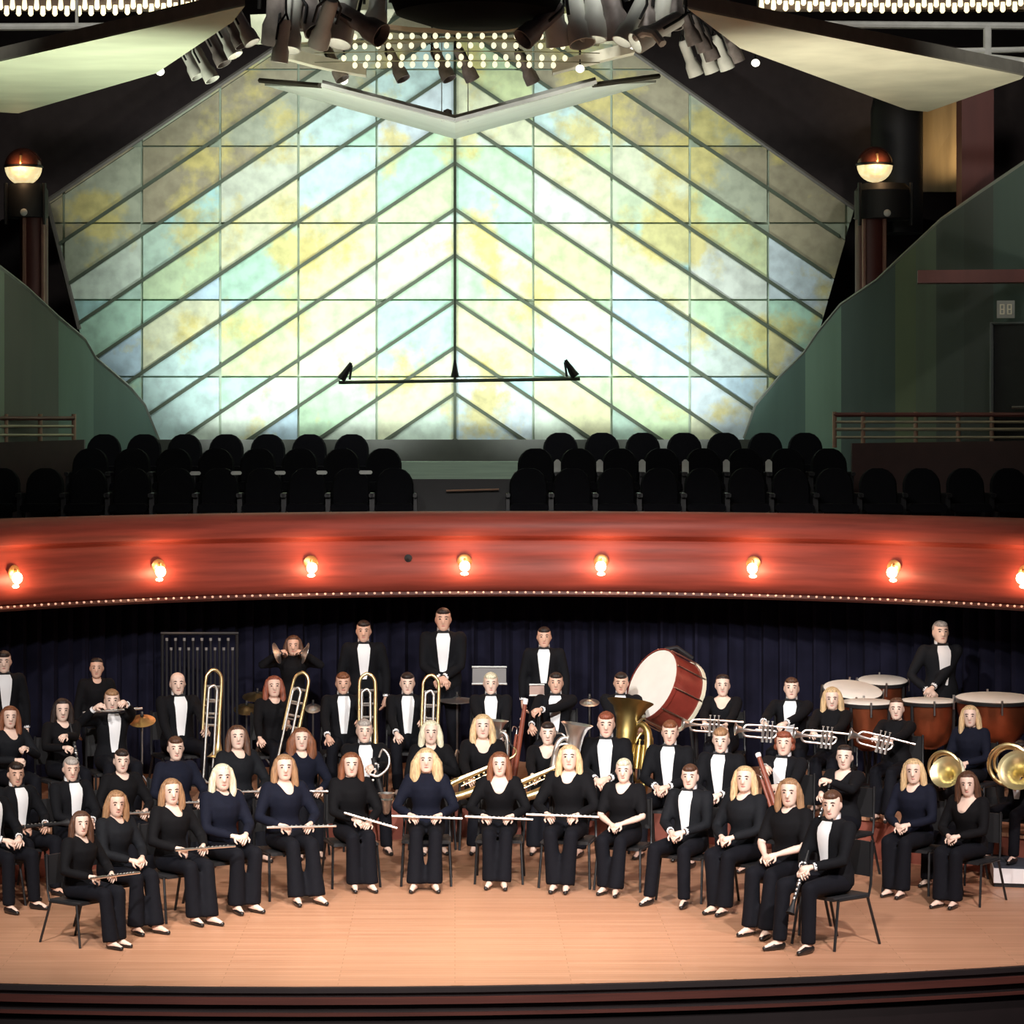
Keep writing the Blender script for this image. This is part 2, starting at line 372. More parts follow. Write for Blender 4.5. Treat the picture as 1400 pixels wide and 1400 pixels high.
for side in (-1, 1):
    hp = half(side, OUTL)
    for a in range(len(GX) - 1):
        if (GX[a] + GX[a + 1] - 1244) * side < 0: continue
        for b in range(len(GY) - 1):
            x0, x1, y0, y1 = GX[a], GX[a + 1], GY[b], GY[b + 1]
            cell = clip(clip(clip(clip(hp, lambda p: p[0] - x0 - 1.6), lambda p: x1 - 1.6 - p[0]), lambda p: p[1] - y0 - 1.3), lambda p: y1 - 1.3 - p[1])
            if len(cell) < 3: continue
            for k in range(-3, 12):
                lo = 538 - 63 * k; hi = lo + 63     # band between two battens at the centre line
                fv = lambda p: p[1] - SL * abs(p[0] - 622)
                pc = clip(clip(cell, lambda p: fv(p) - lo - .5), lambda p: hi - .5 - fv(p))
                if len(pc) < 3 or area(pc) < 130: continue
                cx = sum(p[0] for p in pc) / len(pc); cy = sum(p[1] for p in pc) / len(pc)
                rr = random.Random(int(cx // 107) * 91 + int(cy // 70) * 17 + k)
                c = V(rr.choice(PAL))
                for yx, yy in YEL:
                    dd = math.hypot(cx - yx, cy - yy)
                    if dd < 58: c = c.lerp(V((.8, .72, .22)), .5 * (1 - dd / 90))
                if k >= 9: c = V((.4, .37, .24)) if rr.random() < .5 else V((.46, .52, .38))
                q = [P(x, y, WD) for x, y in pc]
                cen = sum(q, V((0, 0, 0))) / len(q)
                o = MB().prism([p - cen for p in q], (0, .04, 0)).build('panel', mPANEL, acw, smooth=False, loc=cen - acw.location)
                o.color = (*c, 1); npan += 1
for k in range(-3, 10):                                   # chevron battens, one on each side of the seam
    for side in (-1, 1):
        y = 538 - 63 * k
        line = [(622 + side * i, y + SL * i) for i in range(0, 560, 2)]
        ins = []
        for p in line:
            ok = True
            for i in range(len(OUTL)):
                a, b = OUTL[i - 1], OUTL[i]
                if (b[0] - a[0]) * (p[1] - a[1]) - (b[1] - a[1]) * (p[0] - a[0]) < -1: ok = False; break
            if ok: ins.append(p)
        if len(ins) < 4: continue
        p, q = P(*ins[0], WD), P(*ins[-1], WD); dz = .028
        b = MB().prism([p + V((0, 0, dz)), q + V((0, 0, dz)), q - V((0, 0, dz)), p - V((0, 0, dz))], (0, -.03, 0))
        rel(b, acw).build('batten', mBATTEN, acw, smooth=False)
b = MB().prism([P(620, 612, WD), P(624, 612, WD), P(624, -95, WD), P(620, -95, WD)], (0, -.05, 0)); rel(b, acw).build('seam_strip', mBATTEN, acw, smooth=False)
bk = MB().prism([P(x, y, WD) + V((0, .05, 0)) for x, y in OUTL], (0, .12, 0)); rel(bk, acw).build('backing', mat('backing_grey', (.42, .52, .4), .8), acw, smooth=False)
fr = MB()
for i in range(2, 7): fr.tube([P(*OUTL[i - 1], WD), P(*OUTL[i], WD)], .035, 6)
rel(fr, acw).build('edge_frame', mat('edge_frame_grey', (.16, .15, .13), .6), acw)
# --- flanking walls of tall boards
def flank(name, tops, ds, cols):
    root = thing(name, None, None, (tops[0][0] * .0, 36, 3)); tag(root, kind='structure')
    n = len(tops)
    dep = lambda x: ds[0] + (ds[1] - ds[0]) * (x - tops[0][0]) / (tops[-1][0] - tops[0][0])
    def topy(x):
        for a, b in zip(tops, tops[1:]):
            if a[0] <= x <= b[0]: return a[1] + (b[1] - a[1]) * (x - a[0]) / (b[0] - a[0])
        return tops[-1][1]
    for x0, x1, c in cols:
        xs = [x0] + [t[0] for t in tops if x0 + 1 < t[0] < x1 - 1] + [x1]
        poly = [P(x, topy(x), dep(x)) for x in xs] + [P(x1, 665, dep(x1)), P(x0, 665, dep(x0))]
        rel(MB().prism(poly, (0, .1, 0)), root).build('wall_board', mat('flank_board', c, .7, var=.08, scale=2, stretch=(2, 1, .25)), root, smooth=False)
    rel(MB().tube([P(x, y - 1, dep(x) + .03) for x, y in tops], .03, 6), root).build('top_trim', mat('flank_trim', (.2, .22, .19), .5), root)
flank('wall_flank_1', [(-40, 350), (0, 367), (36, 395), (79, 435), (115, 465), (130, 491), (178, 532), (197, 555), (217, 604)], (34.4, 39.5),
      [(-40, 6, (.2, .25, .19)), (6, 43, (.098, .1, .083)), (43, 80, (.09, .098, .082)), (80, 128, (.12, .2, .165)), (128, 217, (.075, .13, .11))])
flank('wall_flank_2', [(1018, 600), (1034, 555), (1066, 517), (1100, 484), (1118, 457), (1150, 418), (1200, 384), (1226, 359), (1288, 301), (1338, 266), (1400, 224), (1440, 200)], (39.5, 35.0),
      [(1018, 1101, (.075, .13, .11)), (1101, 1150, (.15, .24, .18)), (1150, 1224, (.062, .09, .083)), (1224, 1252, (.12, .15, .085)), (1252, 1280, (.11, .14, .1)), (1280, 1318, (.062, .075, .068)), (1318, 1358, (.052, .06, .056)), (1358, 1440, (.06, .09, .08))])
# shelf beam, doorway and its sign on the flanking wall
tag(MB().box((P(1335, 379, 35.4).x, 35.3, P(1335, 379, 35.4).z), (1.5, .35, .16), M.Rotation(R(-8), 3, 'Z')).build('trim_beam', mREDW), kind='structure')
dr = tag(thing('door_1', None, None, P(1400, 600, 35.1)), kind='structure')
rel(MB().prism([P(1358, 640, 35.6), P(1440, 640, 34.9), P(1440, 444, 34.9), P(1358, 444, 35.6)], (0, -.06, 0)), dr).build('door_leaf', mBLACK, dr)
rel(MB().tube([P(1356, 640, 35.55), P(1356, 442, 35.55), P(1440, 442, 34.85)], .03, 6), dr).build('door_frame', mat('door_frame_grey', (.09, .1, .1), .6), dr)
rel(MB().tube([P(1384, 557, 35.25), P(1404, 557, 35.1)], .02, 6), dr).build('push_bar', mSTEEL, dr)
sg = thing('door_sign', 'small pale lit sign with two characters above the dark doorway', 'sign', P(1375, 423, 35.3), R(-8))
MB().box((0, 0, 0), (.22, .05, .22)).build('sign_box', mat('sign_grey', (.3, .31, .28), .6), sg)
for x in (-.045, .045):
    b = MB()
    b.box((x - .022, -.03, 0), (.014, .012, .13)); b.box((x + .022, -.03, 0), (.014, .012, .13))
    for z in (-.058, 0, .058): b.box((x, -.03, z), (.05, .012, .014))
    b.build('sign_character', mCREAM, sg, smooth=False)
# --- railings and dark red parapets at the loft's sides
def railing(label, x0, x1, d0, d1, yt, posts, rails):
    o = thing('railing', label, 'railing', P((x0 + x1) / 2, 605, (d0 + d1) / 2))
    dep = lambda x: d0 + (d1 - d0) * (x - x0) / (x1 - x0)
    for y, r, m in rails: rel(MB().tube([P(x0, y, dep(x0)), P(x1, y, dep(x1))], r, 8), o).build('rail', m, o)
    for x in posts: rel(MB().tube([P(x, yt, dep(x)), P(x, 612, dep(x))], .03, 8), o).build('post', mRAILING, o)
mRL = mat('lit_rail', (.33, .28, .2), .4, .3)
railing('red-brown metal railing below the flanking wall with the doorway', 1141, 1440, 36.6, 34.9, 563, (1141, 1180, 1252, 1310, 1356), [(567, .03, mREDW), (577, .018, mRL), (587, .022, mRL), (598, .018, mRL)])
railing('dark red metal railing below the flanking wall without a doorway', -40, 101, 34.7, 36.6, 566, (101, 55, 8), [(572, .028, mREDW), (583, .02, mRL), (595, .02, mRL)])
tag(MB().prism([P(1165, 606, 36.2), P(1440, 602, 34.8), P(1440, 700, 34.8), P(1165, 700, 36.2)], (0, .12, 0)).build('wall_parapet_1', mat('oxblood_panel', (.045, .018, .018), .6), smooth=False), kind='structure')
tag(MB().prism([P(-40, 606, 34.6), P(115, 601, 36.4), P(115, 700, 36.4), P(-40, 700, 34.6)], (0, .12, 0)).build('wall_parapet_2', mat('oxblood_panel', (.04, .018, .02), .6), smooth=False), kind='structure')
# ledge under the acoustic wall and the pale step between the seat blocks
tag(MB().prism([P(200, 601, 39.2), P(1040, 601, 39.2), P(1040, 640, 39.2), P(200, 640, 39.2)], (0, .15, 0)).build('trim_ledge', mat('ledge_green', (.035, .04, .03), .6), smooth=False), kind='structure')
tag(MB().prism([P(545, 631, 37.2), P(716, 631, 37.2), P(716, 662, 37.2), P(545, 662, 37.2)], (0, .3, 0)).build('trim_step', mat('pale_step', (.33, .45, .35), .6, stretch=(.2, 1, 6)), smooth=False), kind='structure')
tag(MB().prism([P(520, 655, 34.2), P(735, 655, 34.2), P(735, 720, 34.2), P(520, 720, 34.2)], (0, .1, 0)).build('trim_gate', mBLACK, smooth=False), kind='structure')
tag(MB().tube([P(610, 671, 34.1), P(682, 669, 34.1)], .012, 6).build('trim_gate_strip', mRAILING), kind='structure')
# ================================================================ CHOIR SEATS
def make_seat():
    o = thing('choir_seat', '', 'seat')
    b = MB(); rings = []
    for z, wd, y, t in ((.36, .46, .12, .1), (.5, .47, .14, .1), (.68, .46, .18, .09), (.74, .43, .19, .085), (.80, .36, .2, .075), (.845, .26, .205, .06), (.87, .13, .21, .04)):
        rings.append([V((wd / 2 * sx * k, y + t / 2 * sy, z)) for sx, sy, k in ((-1, -1, .9), (1, -1, .9), (1, 0, 1), (1, 1, .9), (-1, 1, .9), (-1, 0, 1))])
    b.loft(rings).build('backrest', mSEAT, o)
    MB().box((0, -.1, .40), (.46, .46, .1), bev=.03).build('cushion', mSEAT, o)
    for s in (-1, 1):
        a = MB().box((s * .255, -.05, .55), (.05, .4, .05), bev=.01); a.box((s * .255, .0, .32), (.04, .3, .46)); a.build('armrest', mBLKMET, o)
    MB().box((0, .02, .18), (.3, .1, .34)).box((0, .02, .01), (.36, .3, .02)).build('pedestal', mBLKMET, o)
    return o
seat0 = make_seat(); used = [False]
words = ['first', 'second', 'third', 'fourth', 'fifth', 'sixth', 'seventh', 'eighth', 'ninth', 'tenth', 'eleventh', 'twelfth', 'thirteenth']
def put_seat(px, d, z, label, cap=None, ztop=None):
    o = copy_tree(seat0) if used[0] else seat0; used[0] = True
    o.location = ((px - CX) * d / F, d, z); o['label'] = label; o['group'] = 'choir loft seats'
    if cap:
        k = MB().box((-.255 if cap < 0 else .255, -.265, cap[1] if isinstance(cap, tuple) else .5), (.1, .02, .2)) if 0 else None
    return o
REAR_L = [140, 195, 251, 308, 365, 422, 480]; REAR_R = [767, 824, 880, 937, 992, 1048, 1103]
for i, x in enumerate(REAR_L): put_seat(x, 37.1, 3.35, 'rear-row dark choir seat, %s from the aisle, block away from the doorway' % words[6 - i])
for i, x in enumerate(REAR_R): put_seat(x, 37.1, 3.37, 'rear-row dark choir seat, %s from the aisle, doorway-side block' % words[i])
mid_l = [524 - 57.5 * k for k in range(8)]; mid_r = [733 + 57.5 * k for k in range(8)]
for i, x in enumerate(mid_l): put_seat(x, 35.6, 3.17, 'middle-row dark choir seat, %s from the aisle, block away from the doorway' % words[i])
for i, x in enumerate(mid_r): put_seat(x, 35.6, 3.17, 'middle-row dark choir seat, %s from the aisle, doorway-side block' % words[i])
fr_l = [539 - 60 * k for k in range(10)]; fr_r = [723 + 60 * k for k in range(12)]
for i, x in enumerate(fr_l): put_seat(x, 33.9, 2.94, 'front-row dark choir seat, %s from the aisle, block away from the doorway' % words[i])
for i, x in enumerate(fr_r): put_seat(x, 33.9, 2.94, 'front-row dark choir seat, %s from the aisle, doorway-side block' % words[i])
# small pale plates standing for the pale spots among the choir seats
for i, x in enumerate((267, 323, 383, 440, 500)):
    o = MB().box((0, 0, 0), (.13 if i < 4 else .16, .012, .045), bev=.015).build('pale_plate', mPLAST)
    o.location = P(x, 647 - .3 * i, 33.98); tag(o, 'small pale wide plate on a dark seat, %s of five counting towards the aisle' % words[i], 'plate', 'pale plates among the choir seats')
for i, x in enumerate((762, 820, 878, 937, 993, 1051)):
    o = MB().box((0, 0, 0), (.085, .012, .2), bev=.03).build('pale_plate', mPLAST)
    o.location = P(x, 639, 35.66); tag(o, 'small pale upright plate among dark seats, %s of six counting from the aisle' % words[i], 'plate', 'pale plates among the choir seats')
# ================================================================ COLUMNS AND GLOBES
def column(label, glabel, blabel, x0, x1, ytop, ybot, d, gx, gy, gr, bx0, bx1, by0, by1):
    c = thing('column', label, 'column', P((x0 + x1) / 2, ybot, d)); r = (x1 - x0) / 2 * d / F
    MB().lathe([(r, -.4), (r, (ybot - ytop) * d / F), (r * 1.15, (ybot - ytop) * d / F + .02)], 20).build('shaft', mREDW, c)
    for s in (-.55, .75): MB().tube([(s * r, -r * .9, -.4), (s * r, -r * .9, (ybot - ytop) * d / F)], .03, 6).build('fillet', mat('fillet_wood', (.3, .15, .11), .5), c)
    h = (by1 - by0) * d / F; bw = (bx1 - bx0) * d / F
    k = thing('speaker_box', blabel, 'box', P((bx0 + bx1) / 2, by1, d - .1))
    MB().lathe([(bw / 2, 0), (bw / 2, h * .8), (bw / 2 * .8, h), (0, h)], 20).build('housing', mBLACK, k)
    for s in (-.45, .45): MB().tube([(s * bw, -bw * .3, -.1), (s * bw, -bw * .3, h)], .025, 6).build('strut', mBLKMET, k)
    MB().ell((bw * .0, -bw / 2, h * .12), (.05, .02, .05), 8, 6).build('indicator', mPLAST, k)
    g = thing('globe_lamp', glabel, 'lamp', P(gx, gy, d - .1)); R0 = gr * d / F
    prof = [(max(.001, R0 * math.sin(R(t))), R0 * math.cos(R(t))) for t in range(0, 91, 15)]
    MB().lathe(prof + [(R0, -.02)], 24).build('amber_dome', mGLASSR, g)
    MB().lathe([(R0 * .98 * math.sin(R(t)), R0 * .98 * math.cos(R(t))) for t in range(92, 172, 13)], 24).build('glowing_bowl', mGLOBE, g)
    MB().lathe([(R0 * 1.02, -.015), (R0 * 1.05, 0), (R0 * 1.02, .015)], 24).build('band', mBLKMET, g)
    MB().tube([(0, -R0 * .9, -.02), (0, -R0 * .99, R0 * .2), (0, -R0 * .88, R0 * .5)], .02, 6).build('glint_rib', mGOLD, g)
    point('globe_light', (0, -R0 * 1.5, -.02), 6, (1, .6, .3), .06, g)
column('dark red column rising behind the flanking wall without doorway', 'amber globe lamp on the column at the end of the wall without doorway', 'black drum housing under the globe lamp, wall without doorway',
       27, 66, 295, 420, 38.2, 32, 228, 26, 8, 66, 252, 298)
column('dark red column rising between the acoustic wall and the doorway wall', 'amber globe lamp on the column beside the doorway wall', 'black drum housing under the globe lamp, doorway side',
       1169, 1212, 300, 400, 38.2, 1196, 225, 25, 1168, 1246, 252, 300)
tag(MB().lathe([(.36, -.5), (.36, 1.2), (.3, 1.5), (.15, 1.65), (0, 1.7)], 24, M.Translation(P(1226, 270, 38.9))).build('column', mBLACK), 'black rounded pier standing behind the amber globe lamp', 'column')
tag(MB().prism([P(1240, 130, 40), P(1330, 130, 39), P(1330, 262, 39), P(1250, 262, 40)], (0, .1, 0)).build('wall_niche', mWARMW, smooth=False), kind='structure')
spot('niche_light', P(1288, 262, 38.6) + V((0, 0, .1)), P(1280, 190, 39.4), 60, (1, .72, .38), 80, 1, .05)
tag(MB().box(P(1333, 205, 37), (.42, .4, 1.9)).build('column', mREDW), 'tall square dark red pier under the large canopy, beside the lit niche', 'column')
# ================================================================ CANOPIES, RIG
def plate(name, label, cat, poly, Z, th, mface, medge):
    pts = []
    for x, y in poly:
        d = (Z - H) * F / (CY - y); pts.append(V(((x - CX) * d / F, d, Z)))
    cen = sum(pts, V((0, 0, 0))) / len(pts)
    o = thing(name, label, cat, cen)
    rel(MB().prism(pts, (0, 0, .02)), o).build('underside_board', mface, o, smooth=False)
    rel(MB().prism([p + V((0, 0, .02)) for p in pts], (0, 0, th)), o).build('edge_board', medge, o, smooth=False)
    return o, pts
CL, cl_pts = plate('acoustic_canopy', 'large pale green slanting reflector hung over the loft, side without doorway', 'canopy', [(-60, 98), (335, 8), (318, 30), (214, 100), (25, 155), (-60, 150)], 8.36, .14, mPALE, mGREYB)
CR, cr_pts = plate('acoustic_canopy', 'large pale green and tan slanting reflector hung over the loft, doorway side', 'canopy', [(940, 12), (1110, 46), (1400, 104), (1396, 108), (1268, 153), (1240, 150), (1012, 66)], 8.36, .14, mat('pale_tan_canopy', (.52, .5, .38), .6, var=.16, scale=1.2), mGREYB)
for o, pts, sx in ((CL, [(322, 26), (214, 100), (25, 154)], 0), (CR, [(948, 22), (1012, 66), (1240, 149)], 0)):
    pass
# V reflector of two wings
vr = thing('reflector', 'pale V-shaped two-wing reflector hanging in front of the acoustic wall', 'reflector', P(622, 180, 34))
for s, q in ((-1, [(362, 117, 35), (622, 190, 35), (622, 168, 32.4), (440, 120, 32.4)]), (1, [(897, 113, 35), (622, 190, 35), (622, 168, 32.4), (815, 116, 32.4)])):
    pts = [P(*a) for a in q]
    rel(MB().prism(pts, (0, 0, .03)), vr).build('wing', mPALEW, vr, smooth=False)
    rel(MB().tube([pts[2] + V((0, 0, .05)), pts[3] + V((0, 0, .05))], .045, 6), vr).build('wing_rib', mat('rib_grey', (.45, .46, .42), .5), vr)
    a, b = (P(356, 110, 34.9), P(438, 117, 32.4)) if s < 0 else (P(900, 104, 34.9), P(812, 116, 32.4))
    rel(MB().tube([a, b], .035, 6), vr).build('end_batten', mat('batten_brown', (.05, .045, .03), .6), vr)
rel(MB().lathe([(0, 0), (.05, 0), (.05, .12), (0, .14)], 10, M.Translation(P(612, 165, 32.5))), vr).build('bracket', mFIXG, vr)
for x in (604, 640): rel(MB().tube([P(x, 166, 32.6), V((P(x, 166, 32.6).x, 32.6, 13.22))], .006, 5), vr).build('suspension_cable', mSTEEL, vr)
# central lighting ring with its lattice of lit bulbs
lr = thing('lighting_ring', 'cream lighting ring with a lattice of lit bulbs above the V-shaped reflector', 'lighting ring', P(622, 70, 31))
def strip(pts, h, name, m, d=31.):
    q = [P(x, y, d) for x, y in pts]
    rows = [[p + V((0, 0, h / 2)) for p in q], [p - V((0, 0, h / 2)) for p in q], [p - V((0, -.25, h / 2)) for p in q], [p + V((0, .25, h / 2)) for p in q]]
    rel(MB().loft(rows, cap=False, closed=True) if 0 else MB().grid(rows + [rows[0]]), lr).build(name, m, lr, smooth=False)
strip([(374, 68), (400, 74), (430, 82), (462, 89), (500, 95)], .12, 'lower_band', mCREAM)
strip([(756, 92), (790, 83), (830, 73), (868, 64)], .12, 'lower_band', mCREAM)
strip([(505, 33), (560, 40), (622, 43), (690, 41), (745, 34)], .05, 'upper_band', mat('band_tan', (.5, .36, .24), .5))
for q in ([(342, 20), (542, 12), (520, 48), (420, 60), (346, 60)], [(745, 24), (838, 6), (846, 48), (864, 60), (762, 58)]):
    rel(MB().prism([P(x, y, 31.6) for x, y in q], (0, .05, 0)), lr).build('ring_panel', mat('ring_panel_pale', (.62, .66, .5), .6), lr, smooth=False)
strip([(410, 59), (500, 56), (622, 52), (740, 53), (820, 58)], .02, 'upper_band', mat('band_olive', (.3, .25, .14), .5))
for yb, x0, x1 in ((49, 470, 770), (62, 484, 786), (78, 470, 772), (88, 484, 756)):
    n = int((x1 - x0) / 15.5)
    for i in range(n + 1):
        x = x0 + (x1 - x0) * i / n + (random.random() - .5) * 3; y = yb + .00007 * (x - 622) ** 2
        if i == 0 and yb == 49:
            bb = MB().ell((0, 0, 0), (.03, .03, .035), 7, 5).build('bulb', mBULBC, lr); bulb_me = bb.data
        else:
            bb = bpy.data.objects.new('bulb', bulb_me); COL.objects.link(bb); bb.parent = lr
        bb.location = P(x, y, 30.7) - lr.location
gr = MB()
for yb in (55, 70, 83): gr.tube([P(x, yb + .00007 * (x - 622) ** 2, 30.75) for x in range(430, 821, 30)], .006, 5)
rel(gr, lr).build('wire_frame', mat('wire_olive', (.3, .3, .18), .5), lr)
lg = tag(thing('lighting_grid', 'dark pipe grid that carries the stage lights above the lighting ring', 'lighting grid', P(622, -60, 31)))
for y in (29.6, 30.2, 30.9, 31.6, 32.4): rel(MB().tube([(-3.4, y, 9.62), (3.6, y, 9.62)], .03, 8), lg).build('pipe', mBLKMET, lg)
for x in (-3.3, 0, 3.5): rel(MB().tube([(x, 29.4, 9.66), (x, 32.6, 9.66)], .03, 8), lg).build('pipe', mBLKMET, lg); rel(MB().tube([(x, 31, 9.66), (x, 31, 13.29)], .02, 8), lg).build('drop_rod', mBLKMET, lg)
tag(MB().lathe([(0, -.02), (.5, -.0), (.86, .12), (.93, .3), (.93, .9), (0, .9)], 40, M.Translation(P(651, 34, 30))).build('canopy_drum', mat('drum_black', (.003, .003, .0035), .9, spec=.1)), 'broad black drum hanging above the lighting ring', 'drum')
# stage lights
def make_fix(ml=True):
    o = thing('stage_light', '', 'stage light')
    b = MB().lathe([(0, -.3), (.06, -.3), (.075, -.26), (.075, .0), (.1, .06), (.105, .2), (.095, .2), (.09, .1), (0, .09)], 14)
    b.build('body', mFIXG, o)
    MB().lathe([(0, .11), (.088, .11), (.088, .12), (0, .125)], 14).build('lens', mLENS if ml else mBLKMET, [c for c in o.children][0])
    MB().tube([(-.125, 0, -.05), (-.125, 0, -.22), (0, 0, -.38), (.125, 0, -.22), (.125, 0, -.05)], .014, 6).build('yoke', mBLKMET, o)
    return o
fa = make_fix(True); fb = make_fix(False); fu = {1: False, 0: False}
def put_fix(px, py, d, lit, pitch, yaw, sc, label, white=False, top=9.62):
    src = fa if lit else fb
    o = copy_tree(src) if fu[lit] else src; fu[lit] = True
    o.location = P(px, py, d); o.rotation_euler = (pitch, 0, yaw); o.scale = (sc,) * 3; o['label'] = label; o['group'] = 'stage lights in the rig'
    Mi = (M.Translation(o.location) @ o.rotation_euler.to_matrix().to_4x4() @ M.Scale(sc, 4)).inverted()
    a_ = Mi.inverted() @ V((0, 0, -.36)); MB().tube([Mi @ a_, Mi @ V((a_.x, a_.y, max(a_.z + .05, top)))], .012 / sc, 6).build('hanger', mBLKMET, o)
    if white:
        for ch in o.children:
            if ch.name.startswith('body'): ch.data = ch.data.copy(); ch.data.materials[0] = mFIXW
    return o
FX = [  # px, py, depth, lit, pitch from up, yaw, size, white
 (378, 22, 30, 0, 200, 10, 1.5, 0), (398, 40, 29.8, 1, 165, -20, 1.2, 0), (425, 12, 30, 0, 150, 35, 1.5, 0), (442, 38, 29.7, 1, 215, 30, 1.1, 1), (470, 28, 30, 1, 160, -35, 1.4, 1),
 (497, 34, 29.8, 0, 120, 60, 1.3, 0), (385, 62, 29.6, 1, 190, 60, .9, 1), (515, 12, 30.2, 1, 170, -20, 1.2, 1), (408, 8, 30.4, 0, 185, 80, 1.3, 0), (456, 6, 30.4, 0, 175, 10, 1.3, 0),
 (735, 36, 29.8, 0, 130, -60, 1.2, 0), (760, 30, 30, 1, 195, -30, 1.3, 1), (790, 28, 30, 0, 160, 30, 1.4, 0), (812, 20, 30, 1, 170, -10, 1.4, 1), (838, 14, 30, 0, 200, -40, 1.5, 0),
 (862, 34, 29.8, 1, 150, -60, 1.1, 1), (880, 10, 30.2, 0, 170, 15, 1.3, 0), (893, 45, 29.6, 1, 120, -70, 1.2, 1), (905, 18, 30.2, 0, 190, 40, 1.2, 0), (922, 8, 30.3, 0, 165, -30, 1.2, 0)]
ordn = ['', 'first', 'second', 'third', 'fourth', 'fifth', 'sixth', 'seventh', 'eighth', 'ninth', 'tenth']
for i, (x, y, d, lit, pi_, ya, sc, wh) in enumerate(sorted(FX)):
    wh = wh or i in (2, 6, 9, 12, 15, 18)
    k = i + 1 if x < 622 else i - 9
    put_fix(x, y, d, lit, R(pi_), R(ya), sc, '%s stage light, %s from the left in the cluster %s the black drum' % ('white' if wh else 'grey', ordn[k], 'left of' if x < 622 else 'right of'), wh)
for i, x in enumerate((460, 543, 606, 638, 721)):
    put_fix(x, 92 if i != 4 else 96, 31.2, 0, R(150 if x < 622 else 210), R(60 if x < 622 else -60), .8, 'small dark stage light hanging below the bulb lattice, %s of five from the left' % ordn[i + 1])
for i, (x, y) in enumerate(((262, 88), (281, 92), (297, 70), (312, 58), (322, 44), (335, 40))):
    put_fix(x, y, 32.5 - .7 * i, 1 if i in (3, 5) else 0, R(150), R(70), .85, 'stage light under the inner edge of the pale green canopy, %s from the wall side' % ordn[i + 1], i in (0, 1))
for i, (x, y) in enumerate(((943, 40), (957, 50), (968, 62), (945, 84), (967, 80), (988, 76), (1002, 66))):
    put_fix(x, y, 30.5 + .35 * i, 0, R(205), R(-60), .85, 'stage light under the inner edge of the pale tan canopy, %s from the rig end' % ordn[i + 1], i in (3, 4, 5))
for i, (x, y, d) in enumerate(((219, 98, 32.2), (1033, 86, 32.2), (793, 94, 31), (470, 110, 31.6), (866, 62, 30))):
    o = MB().ell((0, 0, 0), (.05, .05, .045), 10, 8).build('lamp_bulb', mLENS); MB().tube([(0, 0, .04), (0, .05, .35 if i != 3 else 1.25)], .012, 6).build('stem', mBLKMET, o); o.location = P(x, y, d)
    tag(o, ['bright small lamp at the tip of the pale green canopy', 'bright small lamp at the tip of the pale tan canopy', 'bright lamp under the lighting ring beside the small dark lights', 'bright lamp resting above the V reflector wing', 'bright lamp at the outer end of the lighting ring'][i], 'lamp')
tag(MB().tube([P(868, 52, 29.5), P(882, 44, 29.4), P(895, 46, 29.3), P(906, 60, 29.2)], .045, 8).build('flexible_duct', mFIXW), 'white curved hose at the outer end of the lighting rig', 'hose')
# truss pipes and marquee bulb rows at the top of the hall
tp = thing('lighting_truss', 'white pipe truss above the pale tan canopy', 'truss', P(1250, 36, 33.5))
for a, b, r in (((1085, 33), (1440, 36), .045), ((1290, 70), (1440, 67), .035), ((1350, 36), (1350, 78), .05), ((1310, 76), (1440, 90), .06)):
    rel(MB().tube([P(*a, 33.5), P(*b, 33.5)], r, 8), tp).build('pipe', mFIXW, tp)
tp = thing('lighting_truss', 'white pipe truss above the pale green canopy', 'truss', P(60, 36, 33.5))
for a, b, r in (((-40, 37), (160, 36), .045), ((105, 0), (105, 45), .02)):
    rel(MB().tube([P(*a, 33.5), P(*b, 33.5)], r, 8), tp).build('pipe', mFIXW, tp)
for lab, x0, x1 in (('row of lit cream bulbs on a dark beam above the pale green canopy', -30, 325), ('row of lit cream bulbs on a dark beam above the pale tan canopy', 1035, 1430)):
    mq = thing('marquee_beam', lab, 'light fitting', P((x0 + x1) / 2, 5, 35))
    rel(MB().box(P((x0 + x1) / 2, -2, 35.2), ((x1 - x0) * 35 / F, .2, .3)), mq).build('beam', mat('beam_brown', (.12, .08, .06), .6), mq)
    k = 0; x = x0 + 6
    me = None
    while x < x1 - 6:
        u = abs(x - 60) / 260 if x < 622 else abs(x - 1250) / 260
        y = 15 - 10 * u * u if x < 622 else 11 - 7 * u * u
        for dy in (0, 8):
            if me is None:
                bb = MB().tube([(0, 0, .06), (0, 0, -.04), (0, 0, -.065)], [.026, .034, .015], 7).build('bulb', mBULB, mq); me = bb.data
            else:
                bb = bpy.data.objects.new('bulb', me); COL.objects.link(bb); bb.parent = mq
            bb.location = P(x + (8 if dy else 0), y - dy, 34.9) - mq.location
        x += 16.5
# hanging microphone bar
hb = thing('hanging_bar', 'thin dark microphone bar hung on a long cable before the acoustic wall', 'microphone bar', P(622, 520, 36))
rel(MB().tube([P(463, 523, 36), P(793, 518, 36)], .022, 8), hb).build('bar', mBATTEN, hb)
rel(MB().tube([P(622, -20, 36), P(622, 520, 36)], .014, 6), hb).build('cable', mBATTEN, hb)
for x, y, s in ((472, 519, 1), (622, 516, 0), (781, 515, -1)):
    b = MB()
    if s: b.tube([P(x - 6 * s, y, 36), P(x, y - 9, 36), P(x + 8 * s, y - 23, 36)], [.06, .045, .02], 8); b.tube([P(x + 6 * s, y, 36), P(x + 9 * s, y - 20, 36)], .015, 6)
    else: b.tube([P(x, y, 36), P(x, y - 10, 36), P(x, y - 24, 36)], [.06, .035, .014], 8)
    rel(b, hb).build('microphone', mBLKMET, hb)
